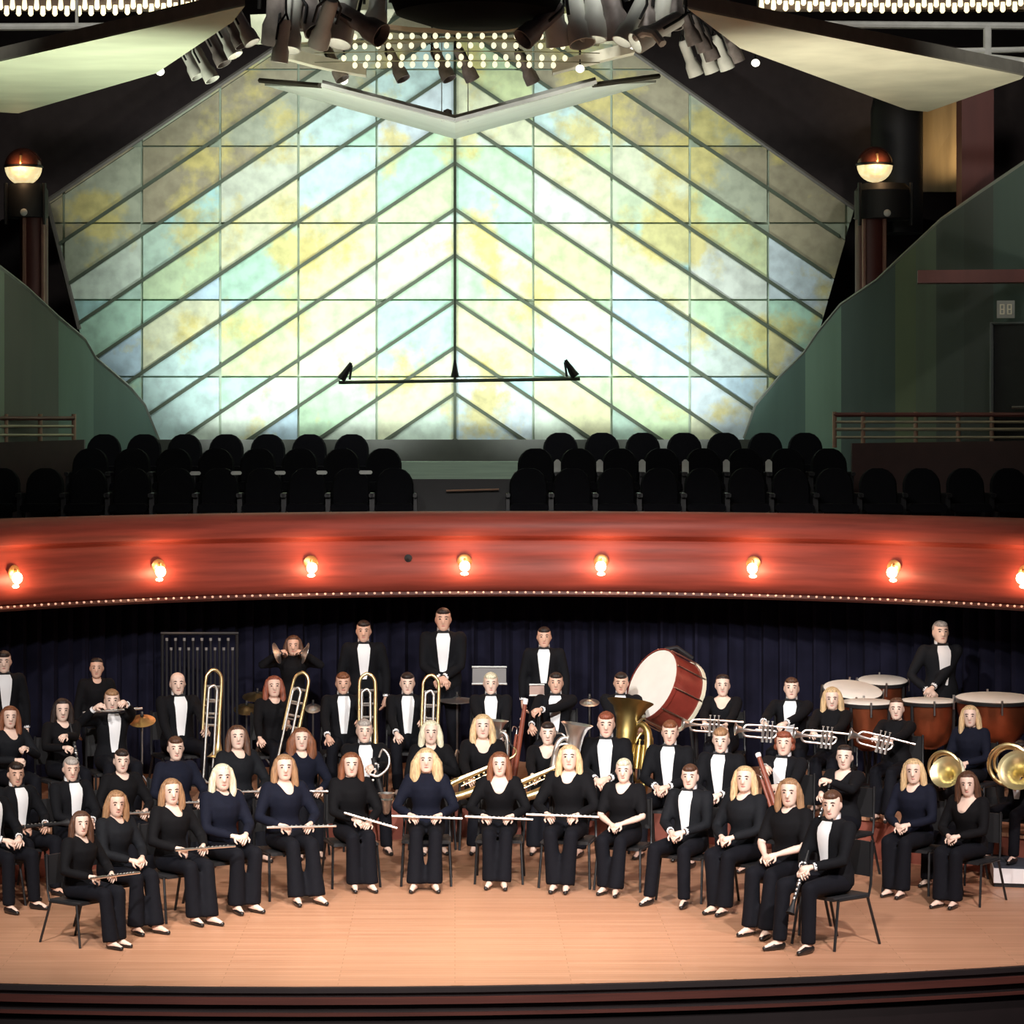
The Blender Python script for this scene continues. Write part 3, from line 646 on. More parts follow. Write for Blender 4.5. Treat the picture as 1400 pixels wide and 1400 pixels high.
# ================================================================ PEOPLE
JOBS = []                       # (temp object, finish) : voxel-joined surfaces, all evaluated in one go
TMP = bpy.data.collections.new('work'); COL.children.link(TMP)
def job(mb, voxel, smooth, finish):
    me = bpy.data.meshes.new('tmp'); me.from_pydata(mb.v, [], mb.f)
    o = bpy.data.objects.new('tmp', me); TMP.objects.link(o)
    r = o.modifiers.new('r', 'REMESH'); r.mode = 'VOXEL'; r.voxel_size = voxel; r.use_smooth_shade = True
    if smooth:
        s = o.modifiers.new('s', 'SMOOTH'); s.factor = .5; s.iterations = smooth
    JOBS.append((o, finish))
def run_jobs():
    dg = bpy.context.evaluated_depsgraph_get(); dg.update()
    for o, fin in JOBS:
        ev = o.evaluated_get(dg); me = bpy.data.meshes.new_from_object(ev); fin(me)
    for o, _ in JOBS:
        d = o.data; bpy.data.objects.remove(o); bpy.data.meshes.remove(d)
    bpy.data.collections.remove(TMP)
def obj_from(me, name, m, parent):
    me.materials.clear()
    for x in (m if isinstance(m, (list, tuple)) else [m]): me.materials.append(x)
    me.name = name; o = bpy.data.objects.new(name, me); COL.objects.link(o)
    if parent: o.parent = parent
    return o
def join_into(me, mb, mi_off=0):
    """append the shapes of mb to mesh me as further surface of the same mesh"""
    import bmesh
    b = bmesh.new(); b.from_mesh(me); vs = [b.verts.new(p) for p in mb.v]
    for f, mi in zip(mb.f, mb.m):
        try:
            g = b.faces.new([vs[i] for i in f]); g.material_index = mi + mi_off; g.smooth = True
        except ValueError: pass
    b.to_mesh(me); b.free()
def ik(a, t, l1, l2, hint):
    a, t = V(a), V(t); d = t - a; L = min(d.length, (l1 + l2) * .995); d.normalize(); t = a + d * L
    c = (l1 * l1 + L * L - l2 * l2) / (2 * L); h = math.sqrt(max(1e-6, l1 * l1 - c * c))
    hv = V(hint); hv = (hv - d * hv.dot(d)).normalized()
    return a + d * c + hv * h, t
TORSO = [(-.10, .10, .09, 0), (-.05, .160, .115, 0), (.05, .160, .112, 0), (.16, .138, .098, -.005), (.27, .150, .106, -.01), (.36, .168, .112, -.008), (.42, .170, .100, 0), (.46, .125, .078, .005), (.49, .062, .06, .008)]
HEADP = [(-.113, .022, .022, -.050), (-.106, .040, .040, -.045), (-.088, .054, .064, -.028), (-.06, .062, .080, -.014), (-.03, .069, .090, -.004), (0, .074, .096, 0), (.03, .077, .099, .003), (.06, .075, .097, .006), (.085, .064, .084, .010), (.104, .042, .058, .012), (.113, .016, .024, .012)]
def hand(bm_in, bm_out, w, d, n, sgn, curl=.5, hs=1.):
    """palm goes into the joined surface, five separate fingers stay their own chains rooted in it; n: palm-side normal"""
    d = V(d).normalized(); n = V(n); n = (n - d * n.dot(d)).normalized(); s = d.cross(n) * sgn    # s: towards the thumb
    w = V(w)
    bm_in.limb([w, w + d * .045 * hs, w + d * .075 * hs], [.024 * hs, .034 * hs, .034 * hs], 8)
    bm_in.limb([w + d * .03 * hs + s * .018 * hs, w + d * .075 * hs + s * .02 * hs], [.02 * hs, .019 * hs], 8)
    bm_in.limb([w + d * .03 * hs - s * .018 * hs, w + d * .07 * hs - s * .022 * hs], [.02 * hs, .018 * hs], 8)
    for i, (o, L) in enumerate(((.031, .078), (.010, .086), (-.012, .080), (-.032, .062))):
        p = w + d * .075 * hs + s * o * hs; pts = [p - d * .015]; a = 0.
        for k, q in enumerate((.45, .32, .23)):
            a += curl * (.55 + .12 * i) if k else curl * .5
            p = p + (d * math.cos(a) + n * math.sin(a) + s * o * 1.2 * (k == 0)) * L * q * hs; pts.append(p)
        bm_out.tube(pts, [.0095 * hs, .0095 * hs, .0085 * hs, .006 * hs], 6)
    p = w + d * .028 * hs + s * .03 * hs
    q = p + (d * .6 + s * .75 + n * .35).normalized() * .038 * hs; r = q + (d * .85 + s * .2 + n * .5).normalized() * .032 * hs
    bm_out.tube([p - s * .012, q, r], [.013 * hs, .0105 * hs, .007 * hs], 6)
PEOPLE = {}
SEATED_H = 1.25; STAND_H = 1.72
def person(key, px, ytop, d, zf, sex, pose, yaw, hair, hcol, cloth, label, short, skin=1, hyaw=None, neck=.0, stool=0.):
    sit = pose[0] != 's'
    pz = H - (ytop - CY) * d / F - zf
    sc = pz / (SEATED_H if sit else STAND_H)
    rnd = random.Random(key); j = lambda a: (rnd.random() - .5) * 2 * a
    man = sex == 'm'
    yr = R(yaw); hy = R(-.55 * yaw if hyaw is None else hyaw)
    hz = .55 if sit else 1.0
    lean = R({'lap': 2, 'back': -4}.get(pose[1], 0) + j(3))
    T = M.Translation((0, .02 if sit else 0, hz)) @ M.Rotation(lean, 4, 'X')
    # head sits over px
    head_l = T @ V((0, -.01, .605))
    X = (px - CX) * d / F
    base = V((X, d, zf)) - M.Rotation(yr, 3, 'Z') @ V((0, head_l.y * .6, 0)) * sc
    W = M.Translation(base) @ M.Rotation(yr, 4, 'Z') @ M.Scale(sc, 4)
    Wi = W.inverted()
    bm, ex = MB(), MB()
    wd = 1.0 if man else .92
    def tors(infl, mb, z0=-1., z1=9., flare=0.):
        rings = []
        for z, rx, ry, yo in TORSO:
            if not z0 <= z <= z1: continue
            if not man:
                if .24 < z < .40: ry += .018; yo -= .014
                if .1 < z < .2: rx *= .92
                if z < .1: rx *= 1.08
            rx = rx * wd + infl; ry = ry + infl
            if flare and z < .1: rx += flare; ry += flare
            rings.append([T @ V((rx * math.cos(a) * (1 if abs(math.cos(a)) < .7 else 1.0), yo + ry * math.sin(a), z)) for a in [2 * math.pi * k / 16 for k in range(16)]])
        mb.loft(rings)
    tors(-.012, bm)
    # neck, head
    bm.limb([T @ V((0, .012, .44)), T @ V((0, .005, .53)), T @ V((0, -.002, .58))], [.056 if man else .05, .052 if man else .046, .05], 10)
    HM = T @ M.Translation((0, -.012, .605)) @ M.Rotation(hy, 4, 'Z') @ M.Rotation(R(j(4)), 4, 'X')
    rings = [[HM @ V((rx * math.cos(a), yo + ry * math.sin(a), z)) for a in [2 * math.pi * k / 14 for k in range(14)]] for z, rx, ry, yo in HEADP]
    bm.loft(rings)
    bm.limb([HM @ V((0, -.088, .015)), HM @ V((0, -.112, -.028))], [.009, .016], 8)          # nose
    for s in (-1, 1):
        bm.ell(HM @ V((s * .077, .012, -.01)), (.011, .02, .032), 8, 6)                     # ears
        ex.ell(HM @ V((s * .031, -.0875, .008)), (.012, .006, .0065), 8, 5, mi=1)           # eyes
        ex.tube([HM @ V((s * .014, -.094, .028)), HM @ V((s * .032, -.093, .033)), HM @ V((s * .05, -.083, .027))], [.003, .0042, .002], 5, mi=1)
    ex.tube([HM @ V((-.022, -.083, -.063)), HM @ V((0, -.096, -.061)), HM @ V((.022, -.083, -.063))], [.003, .0065, .003], 6, mi=2)
    # arms
    sh = {s: T @ V((s * (.178 if man else .16), .0, .415)) for s in (-1, 1)}
    tg = dict(POSES[pose[1]](rnd) if callable(POSES[pose[1]]) else POSES[pose[1]])
    for s in (-1, 1):
        q = tg.get(s)
        if isinstance(q, V): tg[s] = q
        else: tg[s] = V(q)
    dz = hz - .535
    if not sit and pose[1] in ('lap',): pass
    grip = pose[2] if len(pose) > 2 else None
    if grip:                                            # grip points given in the hall's space
        for s, g in grip.items(): tg[s] = Wi @ V(g)
    arms = {}
    for s in (-1, 1):
        t = tg[s]
        if not grip or s not in grip: t = t + V((0, 0, dz if not sit else 0))
        el, wr = ik(sh[s], t, .285, .255, V((s * .9, .35, -.75)))
        arms[s] = (el, wr)
        bm.limb([sh[s], sh[s].lerp(el, .5), el, el.lerp(wr, .35), wr], [.042, .042, .037, .036, .024], 9)
        dv = (wr - el).normalized()
        n = tg.get('n%d' % s, V((-s * .5, 0, -.9)))
        hand(bm, ex, wr, (dv * .8 + V((-s * .25, -.1, -.15))).normalized(), n, s, tg.get('curl', .7), .98 if man else .9)
    # legs
    legs = {}
    for s in (-1, 1):
        hip = T @ V((s * .088, 0, -.03))
        if sit:
            kn = V((s * (.15 if man else .105) + j(.015), -.43 + j(.015), .515)); an = V((s * (.15 if man else .10) + j(.03), -.46 + j(.06), .085))
            if not man and pose[1] != 'tuba': kn.x = s * .09 + j(.01); an.x = s * .08 + j(.03)
        else:
            kn = V((s * .10, -.012, .52)); an = V((s * .105, .02, .085))
        legs[s] = (hip, kn, an)
        bm.limb([hip, hip.lerp(kn, .5), kn], [.082, .068, .052], 9); bm.limb([kn, kn.lerp(an, .4), an], [.05, .05, .034], 9)
        fd = V((s * .15 + j(.1), -1, 0)).normalized()
        bm.limb([an + V((0, .02, -.045)), an + V((0, 0, -.035)) + fd * .06, an + V((0, 0, -.055)) + fd * .15], [.032, .033, .022], 8)
        legs[s] += (fd,)
    root = bpy.data.objects.new('person', bpy.data.meshes.new('empty')); COL.objects.link(root)
    root.matrix_world = W; tag(root, label, 'person', 'concert band players')
    mats = [mSKIN[skin], mEYE, mLIPS]
    def fin(me, root=root, ex=ex, mats=mats):
        join_into(me, ex); old = root.data
        for x in mats: me.materials.append(x)
        me.name = 'person'; root.data = me
    job(bm, .0145, 1, fin)
    # ---- trousers
    tr = MB(); hem = .062 if man else .082
    for s in (-1, 1):
        hip, kn, an, fd = legs[s]
        tr.limb([hip, hip.lerp(kn, .5), kn], [.097, .084, .068], 10)
        tr.tube([kn + V((0, 0, .02)), kn.lerp(an, .45), an + V((0, -.005, -.015))], [.066, .064 if man else .07, hem], 12)
    tors(.012, tr, -1, .1)
    job(tr, .021, 2, lambda me, r=root: obj_from(me, 'trousers', mTROU, r))
    # ---- jacket or blouse
    ja = MB(); tors(.014, ja, -.2, 9, .012 if man else .006)
    slv = 1.0 if cloth[1:] != 's' else .0
    for s in (-1, 1):
        el, wr = arms[s]
        if slv: ja.limb([sh[s] - V((s * .012, 0, -.004)), sh[s].lerp(el, .5), el, el.lerp(wr, .5), el.lerp(wr, .86)], [.074, .06, .052, .048, .041], 10)
        else: ja.limb([sh[s] - V((s * .012, 0, -.004)), sh[s].lerp(el, .4), sh[s].lerp(el, .8)], [.074, .062, .056], 10)
    ti = T.inverted()
    def fin2(me, root=root, ti=ti, neck=neck, man=man, cloth=cloth):
        if neck > 0:
            import bmesh
            b = bmesh.new(); b.from_mesh(me); kill = []
            for f in b.faces:
                c = ti @ f.calc_center_median(); z0 = .475 - neck
                if c.y < .0 and c.z > z0 and abs(c.x) < .028 + (c.z - z0) * .55: kill.append(f)
            bmesh.ops.delete(b, geom=kill, context='FACES')
            for _ in range(5):
                mv = {}
                for v in b.verts:
                    nb = [e.other_vert(v).co for e in v.link_edges if e.is_boundary]
                    if len(nb) == 2: mv[v] = v.co * .4 + (nb[0] + nb[1]) * .3
                for v, c in mv.items(): v.co = c
            b.to_mesh(me); b.free()
        obj_from(me, 'jacket' if man else 'blouse', {'t': mTUX, 'c': mTUX2, 'b': mBLKF, 'n': mNAVYF}[cloth[0]], root)
    job(ja, .0205, 2, fin2)
    # ---- shirt front, collar, bow tie
    def front(x, z, off):
        for a, b in zip(TORSO, TORSO[1:]):
            if a[0] <= z <= b[0]:
                k = (z - a[0]) / (b[0] - a[0]); rx, ry, yo = [a[i] + (b[i] - a[i]) * k for i in (1, 2, 3)]
                rx = rx * wd + .014; ry += .014
                return T @ V((x, yo - ry * math.sqrt(max(.05, 1 - (x / rx) ** 2)) - off, z))
        return T @ V((x, -.07 - off, z))
    if man:
        rows = []; lo = rnd.choice((.04, .08, .1))
        for k in range(9):
            z = lo + (.475 - lo) * k / 8; wv = .03 + .045 * (k / 8) ** .8
            if k == 8: wv = .055
            rows.append([front(wv * q / 3, z, .007) for q in range(-3, 4)])
        rows2 = [[p + T.to_3x3() @ V((0, .012, 0)) for p in r] for r in rows]
        sf = MB().grid(rows).grid(rows2).build('shirt_front', mSHIRT, root)
        col = [T @ V((.061 * math.cos(a), .004 + .061 * math.sin(a), .49 + .012 * math.sin(a))) for a in [2 * math.pi * k / 14 for k in range(14)]]
        MB().loft([col, [p + V((0, 0, .035)) for p in col]], cap=False).build('collar', mSHIRT, sf)
        bt = MB(); c0 = T @ V((0, -.073, .487))
        for s in (-1, 1): bt.loft([[c0 + V((s * .006, 0, .007)), c0 + V((s * .006, -.008, 0)), c0 + V((s * .006, 0, -.007)), c0 + V((s * .006, .008, 0))], [c0 + V((s * .055, .004, .022)), c0 + V((s * .055, -.01, 0)), c0 + V((s * .055, .004, -.022)), c0 + V((s * .055, .014, 0))]])
        bt.ell(c0, (.01, .01, .01), 6, 5); bt.build('bow_tie', mBLACK, sf)
        if pose[0] in 'Ls' or True:
            for s in (-1, 1):
                el, wr = arms[s]; a, b = el.lerp(wr, .84), el.lerp(wr, .93)
                MB().tube([a, b], [.037, .034], 10).build('shirt_cuff', mSHIRT, root)
    # ---- shoes
    for s in (-1, 1):
        hip, kn, an, fd = legs[s]; b = MB()
        g = an + V((0, .02, -.055)); ht = .75 if not man else 1.
        b.limb([g + V((0, 0, .004)), g + fd * .10, g + fd * .175 + V((0, 0, -.008))], [.031 * ht + .006, .037 * ht + .003, .022], 9)
        b.v = [(x, y, max(.001, z)) for x, y, z in b.v]
        b.build('shoe', mSHOE, root)
    # ---- hair
    hb = MB(); hm = HAIR[hcol]
    E = lambda c, r: hb.ell(HM @ V(c), r, 12, 9, HM.to_3x3())
    if hair == 'bald':
        E((0, .035, -.005), (.081, .07, .05))
    else:
        E((0, .022, .034), (.083, .098, .088))
        E((0, .045, -.01), (.076, .07, .085))
        if hair == 'short' : E((0, -.03, .075), (.066, .07, .042))
        if hair == 'curly':
            E((0, -.025, .078), (.07, .075, .045))
            for k in range(16):
                a = k * 2.4; E((.072 * math.cos(a), .03 + .06 * math.sin(a), .02 + .06 * math.sin(k * 1.3)), (.035, .035, .035))
        if hair in ('bob', 'long', 'big', 'up'):
            E((0, .0, .083), (.073, .08, .04))
        if hair == 'up': E((0, .1, .03), (.045, .045, .04))
        if hair in ('bob', 'long', 'big'):
            k = dict(bob=1., long=1.6, big=1.35)[hair]; w_ = .024 if hair != 'big' else .045
            for s in (-1, 1):
                hb.limb([HM @ V((s * .068, -.01, .06)), HM @ V((s * (.083 + w_ * .3), -.006, -.03)), HM @ V((s * (.086 + w_ * .5), -.012, -.07 - .06 * k)), HM @ V((s * .082, -.03, -.09 - .1 * k))], [.03, w_ + .012, w_ + .012, w_], 9)
            hb.limb([HM @ V((0, .07, .03)), HM @ V((0, .085, -.06)), HM @ V((0, .085, -.1 - .1 * k))], [.07, .078, .06], 10)
    job(hb, .0125, 1, lambda me, r=root, m=hm: obj_from(me, 'hair', m, r))
    PEOPLE[key] = dict(root=root, W=W, short=short, sit=sit, sc=sc, yaw=yr, base=base, zf=zf)
    return root
LAP = {-1: (-.055, -.30, .665), 1: (.07, -.325, .675), 'curl': .9}
POSES = {
 'lap': lambda r: {-1: V(LAP[-1]) + V(((r.random() - .5) * .05, (r.random() - .5) * .06, 0)), 1: V(LAP[1]) + V(((r.random() - .5) * .05, 0, 0)), 'curl': .9},
 'flute': {-1: (-.15, -.29, .68), 1: (.13, -.30, .68), 'curl': 1.1},
 'slant': {-1: (-.04, -.31, .67), 1: (.12, -.31, .65), 'curl': 1.1},
 'knees': {-1: (-.14, -.33, .64), 1: (.14, -.33, .64), 'curl': .6},
 'hold': {-1: (-.06, -.30, .73), 1: (.07, -.28, .84), 'curl': 1.3},
 'stand': {-1: (-.24, -.06, .42), 1: (.24, -.06, .42), 'curl': .5, 'n-1': V((1, 0, 0)), 'n1': V((-1, 0, 0))},
 'clasp': {-1: (-.04, -.23, .56), 1: (.05, -.245, .57), 'curl': 1.1},
 'raise': {-1: (-.17, -.2, 1.1), 1: (.1, -.2, 1.09), 'curl': 1.2},
 'cymb': {-1: (-.13, -.2, 1.10), 1: (.13, -.2, 1.10), 'curl': 1.2},
}
# key, column, head-top row, depth, floor height, sex, (posture, arms), yaw, hair, hair colour, cloth, label, short, ...
def G(px, py, d): return P(px, py, d)
RW = RZ
PEO = [
 # ---- front row, from one end to the other
 ('f1', 110, 1112, 23.4, 0, 'f', ('x', 'flute'), 52, 'long', 'brown', 'b', 'slouching brown-haired woman in black with flute on the front row end chair', 'long brown-haired front-row end woman'),
 ('f2', 158, 1084, 24.1, 0, 'f', ('x', 'lap'), 46, 'bob', 'light', 'c', 'woman with short light brown hair in buttoned dark blouse beside the front-row end woman', 'short brown-haired woman in buttoned blouse'),
 ('f3', 235, 1068, 24.6, 0, 'f', ('x', 'flute'), 40, 'bob', 'light', 'b', 'front-row woman with light brown bob, black v-neck top and flute on her lap', 'light brown bob woman in v-neck'),
 ('f4', 304, 1048, 25.2, 0, 'f', ('x', 'lap'), 34, 'bob', 'pale', 'n', 'front-row woman with pale blonde bob and navy top, hands folded', 'pale blonde bob woman in navy'),
 ('f5', 389, 1035, 25.75, 0, 'f', ('x', 'flute'), 24, 'long', 'light', 'n', 'front-row woman with long light brown hair, white neckline and a flute across her lap', 'long light-brown-haired front-row flutist'),
 ('f6', 480, 1032, 26.4, 0, 'f', ('x', 'slant'), 14, 'long', 'auburn', 'b', 'front-row woman with long auburn hair holding a flute that slants down to her knee', 'auburn front-row woman'),
 ('f7', 583, 1026, 26.5, 0, 'f', ('x', 'flute'), 0, 'big', 'blonde', 'n', 'front-row woman with big golden curls facing straight ahead, flute level on her knees', 'golden-curled front-row woman'),
 ('f8', 683, 1031, 26.6, 0, 'f', ('x', 'flute'), -3, 'long', 'auburn', 'b', 'front-row woman with red-brown hair and deep pale neckline holding a flute level', 'red-brown-haired front-row woman with deep neckline'),
 ('f9', 778, 1022, 26.4, 0, 'f', ('x', 'flute'), -12, 'long', 'blonde', 'b', 'front-row woman with long blonde hair in a long black jacket and pale shoes', 'long-blonde-haired front-row woman in black jacket'),
 ('f10', 853, 1040, 26.2, 0, 'f', ('x', 'lap'), -20, 'short', 'pale', 'bs', 'front-row woman with cropped white-blonde hair, short sleeves and clasped hands', 'cropped white-blonde front-row woman'),
 ('f11', 943, 1048, 25.6, 0, 'm', ('x', 'lap'), -30, 'short', 'brown', 'c', 'front-row man in charcoal tuxedo with hands on knees between two women', 'front-row man in charcoal tuxedo'),
 ('f12', 1018, 1051, 25.1, 0, 'f', ('x', 'lap'), -36, 'long', 'blonde', 'c', 'front-row woman with shoulder-length blonde hair in dark grey jacket, no instrument', 'blonde front-row woman in grey jacket'),
 ('f13', 1079, 1068, 24.05, 0, 'f', ('x', 'lap'), -36, 'bob', 'light', 'bs', 'front-row woman with light brown bob in wide black trousers next to the end man', 'light-brown-bobbed woman beside the end man'),
 ('f14', 1138, 1084, 23.3, 0, 'm', ('x', 'lap'), -50, 'short', 'brown', 't', 'brown-haired man in black tuxedo on the end chair of the front row', 'front-row end man in tuxedo'),
 ('g1', 1250, 1040, 26.0, 0, 'f', ('x', 'lap'), -32, 'long', 'blonde', 'n', 'woman with long blonde hair in navy jacket seated apart from the front row', 'long-blonde woman in navy jacket'),
 ('g2', 1324, 1057, 25.4, 0, 'f', ('x', 'lap'), -38, 'long', 'brown', 'b', 'brown-haired woman with pale neckline and black trousers near the white-edged platform', 'brown-haired woman near the platform'),
 # ---- second row on the floor
 ('h0', -14, 1060, 25.2, 0, 'm', ('x', 'lap'), 48, 'short', 'dark', 't', 'mostly cut-off player at the picture edge whose dark knees show beside the clarinet man', 'cut-off player at the edge'),
 ('h1', 22, 1045, 26.0, 0, 'm', ('x', 'flute'), 44, 'short', 'dark', 't', 'dark-haired man in tuxedo with wide white shirt front holding a clarinet on his lap', 'dark-haired clarinet man'),
 ('h2', 97, 1038, 26.3, 0, 'm', ('x', 'lap'), 38, 'short', 'grey', 't', 'grey-haired man in tuxedo sitting between the clarinet man and the front-row end women', 'grey-haired tuxedo man behind the end women'),
 ('h3', 166, 1027, 26.9, 0, 'f', ('x', 'flute'), 32, 'short', 'dark', 'b', 'short dark-haired woman with pale collar behind the woman in the buttoned blouse', 'short dark-haired woman with pale collar'),
 ('h4', 241, 1010, 27.5, 0, 'f', ('x', 'flute'), 28, 'short', 'brown', 'n', 'short brown-haired woman in navy dress below the bald trombonist', 'brown-haired woman in navy below the trombonist'),
 ('h5', 325, 995, 28.2, 0, 'f', ('x', 'flute'), 24, 'long', 'brown', 'c', 'woman with long brown hair and grey-black top behind the pale blonde bob woman', 'brown-haired woman in grey-black top'),
 ('h6', 412, 998, 28.4, 0, 'f', ('x', 'flute'), 16, 'big', 'auburn', 'n', 'woman with full auburn hair in navy dress directly below the woman trombonist', 'full-haired auburn woman in navy'),
 ('h7', 498, 986, 28.7, 0, 'm', ('x', 'hold', {1: G(512, 1048, 28.25), -1: G(489, 1072, 28.2)}), 10, 'short', 'grey', 't', 'grey-haired man in tuxedo playing bass clarinet with a silver bell', 'grey-haired bass clarinet man'),
 ('h8', 589, 988, 28.8, 0, 'f', ('x', 'hold'), 4, 'bob', 'pale', 'b', 'woman with pale blonde hair right behind the golden-curled front-row woman', 'pale blonde woman behind the golden curls'),
 ('h9', 660, 980, 28.8, 0, 'f', ('x', 'hold', {-1: G(640, 1062, 28.3), 1: G(676, 1046, 28.3)}), 2, 'bob', 'blonde', 'b', 'woman with short blonde hair holding a saxophone across her in the second row', 'short blonde saxophone woman'),
 ('h10', 749, 990, 28.8, 0, 'f', ('x', 'hold', {-1: G(728, 1062, 28.3), 1: G(764, 1048, 28.3)}), -6, 'short', 'dark', 'b', 'dark-haired woman holding a saxophone beside the silver euphonium', 'dark-haired saxophone woman'),
 ('h11', 829, 976, 28.6, 0, 'm', ('x', 'hold', {-1: G(815, 1066, 28.2), 1: G(832, 1064, 28.2)}), -10, 'short', 'red', 't', 'red-haired man in tuxedo with black bow tie in front of the big brass tuba', 'red-haired man before the tuba'),
 ('h12', 916, 988, 28.4, 0, 'm', ('x', 'lap'), -18, 'short', 'auburn', 't', 'auburn-haired man in tuxedo sitting below the bass drum', 'auburn man below the bass drum'),
 ('h13', 986, 998, 27.8, 0, 'm', ('x', 'lap'), -24, 'short', 'light', 't', 'man with glasses and light brown hair in tuxedo below the first trumpet', 'light-haired man below the first trumpet'),
 ('h14', 1072, 1003, 27.5, 0, 'm', ('x', 'hold', {1: G(1062, 1075, 27.0), -1: G(1046, 1050, 27.0)}), -30, 'curly', 'red', 't', 'curly red-haired man in tuxedo holding a dark red bassoon', 'curly red-haired bassoon man'),
 ('h15', 1154, 1022, 26.9, 0, 'f', ('x', 'hold', {-1: G(1122, 1085, 26.5), 1: G(1134, 1068, 26.5)}), -36, 'up', 'dark', 't', 'woman with dark hair tied back in black suit behind the front-row end man', 'dark-haired suit woman behind the end man'),
 ('h16', 1304, 1038, 26.6, 0, 'f', ('x', 'hold', {-1: G(1288, 1070, 26.2), 1: G(1316, 1066, 26.2)}), -36, 'bob', 'pale', 'b', 'blonde woman half hidden by a yellow french horn behind the brown-haired woman', 'half-hidden blonde french horn woman'),
 ('h17', 1396, 1015, 26.75, .2, 'm', ('x', 'hold', {-1: G(1372, 1062, 26.2), 1: G(1392, 1072, 26.2)}), -40, 'short', 'dark', 't', 'dark-suited french horn player at the very edge beside the platform', 'edge french horn player'),
 # ---- third row, seated on the riser
 ('r1', 13, 968, 27.4, RW, 'f', ('x', 'hold'), 34, 'long', 'auburn', 'c', 'woman with long auburn hair and pale top on the riser above the clarinet man', 'auburn woman on the riser edge'),
 ('r2', 85, 958, 27.9, RW, 'f', ('x', 'hold', {-1: G(88, 1022, 27.5), 1: G(90, 1006, 27.5)}), 30, 'long', 'dark', 'b', 'woman with long dark hair in black holding a dark clarinet upright', 'long dark-haired clarinet woman'),
 ('r3', 153, 945, 28.4, RW, 'm', ('x', 'raise', {-1: G(130, 968, 28.0), 1: G(172, 962, 28.0)}), 22, 'short', 'light', 't', 'man with light brown hair playing a flute raised to his lips', 'man playing a raised flute'),
 ('r4', 243, 922, 29.7, RW, 'm', ('x', 'hold', {1: G(284, 1000, 29.25), -1: G(240, 1035, 29.2)}), 24, 'bald', 'grey', 't', 'bald man in tuxedo with a trombone standing on his knee', 'bald trombonist'),
 ('r5', 375, 927, 29.9, RW, 'f', ('x', 'hold', {-1: G(355, 1015, 29.4), 1: G(394, 990, 29.4)}), 16, 'bob', 'red', 'b', 'red-haired woman in black dress holding a trombone', 'red-haired woman trombonist'),
 ('r6', 469, 922, 30.0, RW, 'm', ('x', 'hold', {-1: G(448, 1014, 29.5), 1: G(494, 985, 29.5)}), 8, 'short', 'auburn', 't', 'auburn-haired trombonist in tuxedo seated next to the red-haired woman trombonist', 'trombonist beside the red-haired woman'),
 ('r7', 557, 922, 30.1, RW, 'm', ('x', 'hold', {-1: G(543, 1010, 29.6), 1: G(580, 985, 29.6)}), 4, 'short', 'dark', 't', 'dark-haired man in tuxedo and broad white shirt with trombone, below the tall standing man', 'dark-haired trombonist below the tall man'),
 ('r8', 671, 922, 30.1, RW, 'm', ('x', 'hold', {-1: G(665, 1000, 29.6), 1: G(683, 1012, 29.6)}), 0, 'short', 'pale', 't', 'pale-haired man in tuxedo with silver horn, before a music stand', 'pale-haired man before the music stand'),
 ('r9', 760, 922, 30.1, RW, 'm', ('x', 'hold', {-1: G(724, 1000, 29.55), 1: G(722, 975, 29.55)}), -6, 'short', 'dark', 't', 'smiling dark-haired man in tuxedo holding a tall brown bassoon', 'smiling bassoon man'),
 ('r10', 849, 922, 30.2, RW, 'm', ('x', 'hold', {-1: G(852, 1000, 29.8), 1: G(878, 1000, 29.6)}), -10, 'short', 'dark', 't', 'dark-haired man with glasses behind the big brass tuba, beside the bass drum', 'tuba player'),
 ('r11', 988, 925, 30.0, RW, 'f', ('x', 'hold', {-1: G(962, 990, 29.5), 1: G(992, 992, 29.5)}), -12, 'up', 'dark', 't', 'woman with tied-back dark hair and silver trumpet beside the bass drum', 'tied-back-haired trumpet woman'),
 ('r12', 1082, 929, 29.5, RW, 'm', ('x', 'hold', {-1: G(1034, 1000, 28.8), 1: G(1056, 1002, 28.8)}), -16, 'short', 'brown', 't', 'brown-haired man in tuxedo holding a silver trumpet sideways', 'brown-haired trumpet man'),
 ('r13', 1138, 942, 28.8, RW, 'f', ('x', 'hold', {-1: G(1108, 1008, 28.2), 1: G(1132, 1008, 28.2)}), -20, 'long', 'blonde', 'b', 'blonde woman in black top with silver trumpet in front of the white timpani heads', 'blonde trumpet woman'),
 ('r14', 1226, 957, 28.1, RW, 'f', ('x', 'hold', {-1: G(1192, 1012, 27.5), 1: G(1212, 1016, 27.5)}), -28, 'up', 'brown', 'b', 'woman in black holding trumpet, seated before the copper timpani bowls', 'trumpet woman before the timpani'),
 ('r15', 1327, 967, 27.7, RW, 'f', ('x', 'lap'), -32, 'long', 'blonde', 'n', 'blonde woman in navy top before the kettle drum nearest the picture edge', 'blonde woman before the edge timpani'),
 # ---- standing at the back
 ('s1', 5, 890, 28.3, RW, 'm', ('s', 'stand'), 20, 'short', 'dark', 't', 'standing man in tuxedo with long white shirt front cut by the picture edge', 'standing man at the edge'),
 ('s2', 132, 900, 29.0, RW, 'f', ('s', 'stand'), 14, 'up', 'dark', 'b', 'standing dark-haired player in black with pale collar, behind the man with raised flute', 'standing dark-haired player'),
 ('s3', 401, 869, 31.0, RW, 'f', ('s', 'cymb', {-1: G(381, 893, 30.8), 1: G(415, 893, 30.8)}), 4, 'bob', 'brown', 'b', 'standing player with face between two upright crash cymbals', 'standing cymbal player'),
 ('s4', 497, 848, 31.0, RW, 'm', ('s', 'stand'), 4, 'short', 'dark', 't', 'standing dark-haired man in tuxedo between the cymbal player and the tall man', 'standing man by the cymbal player'),
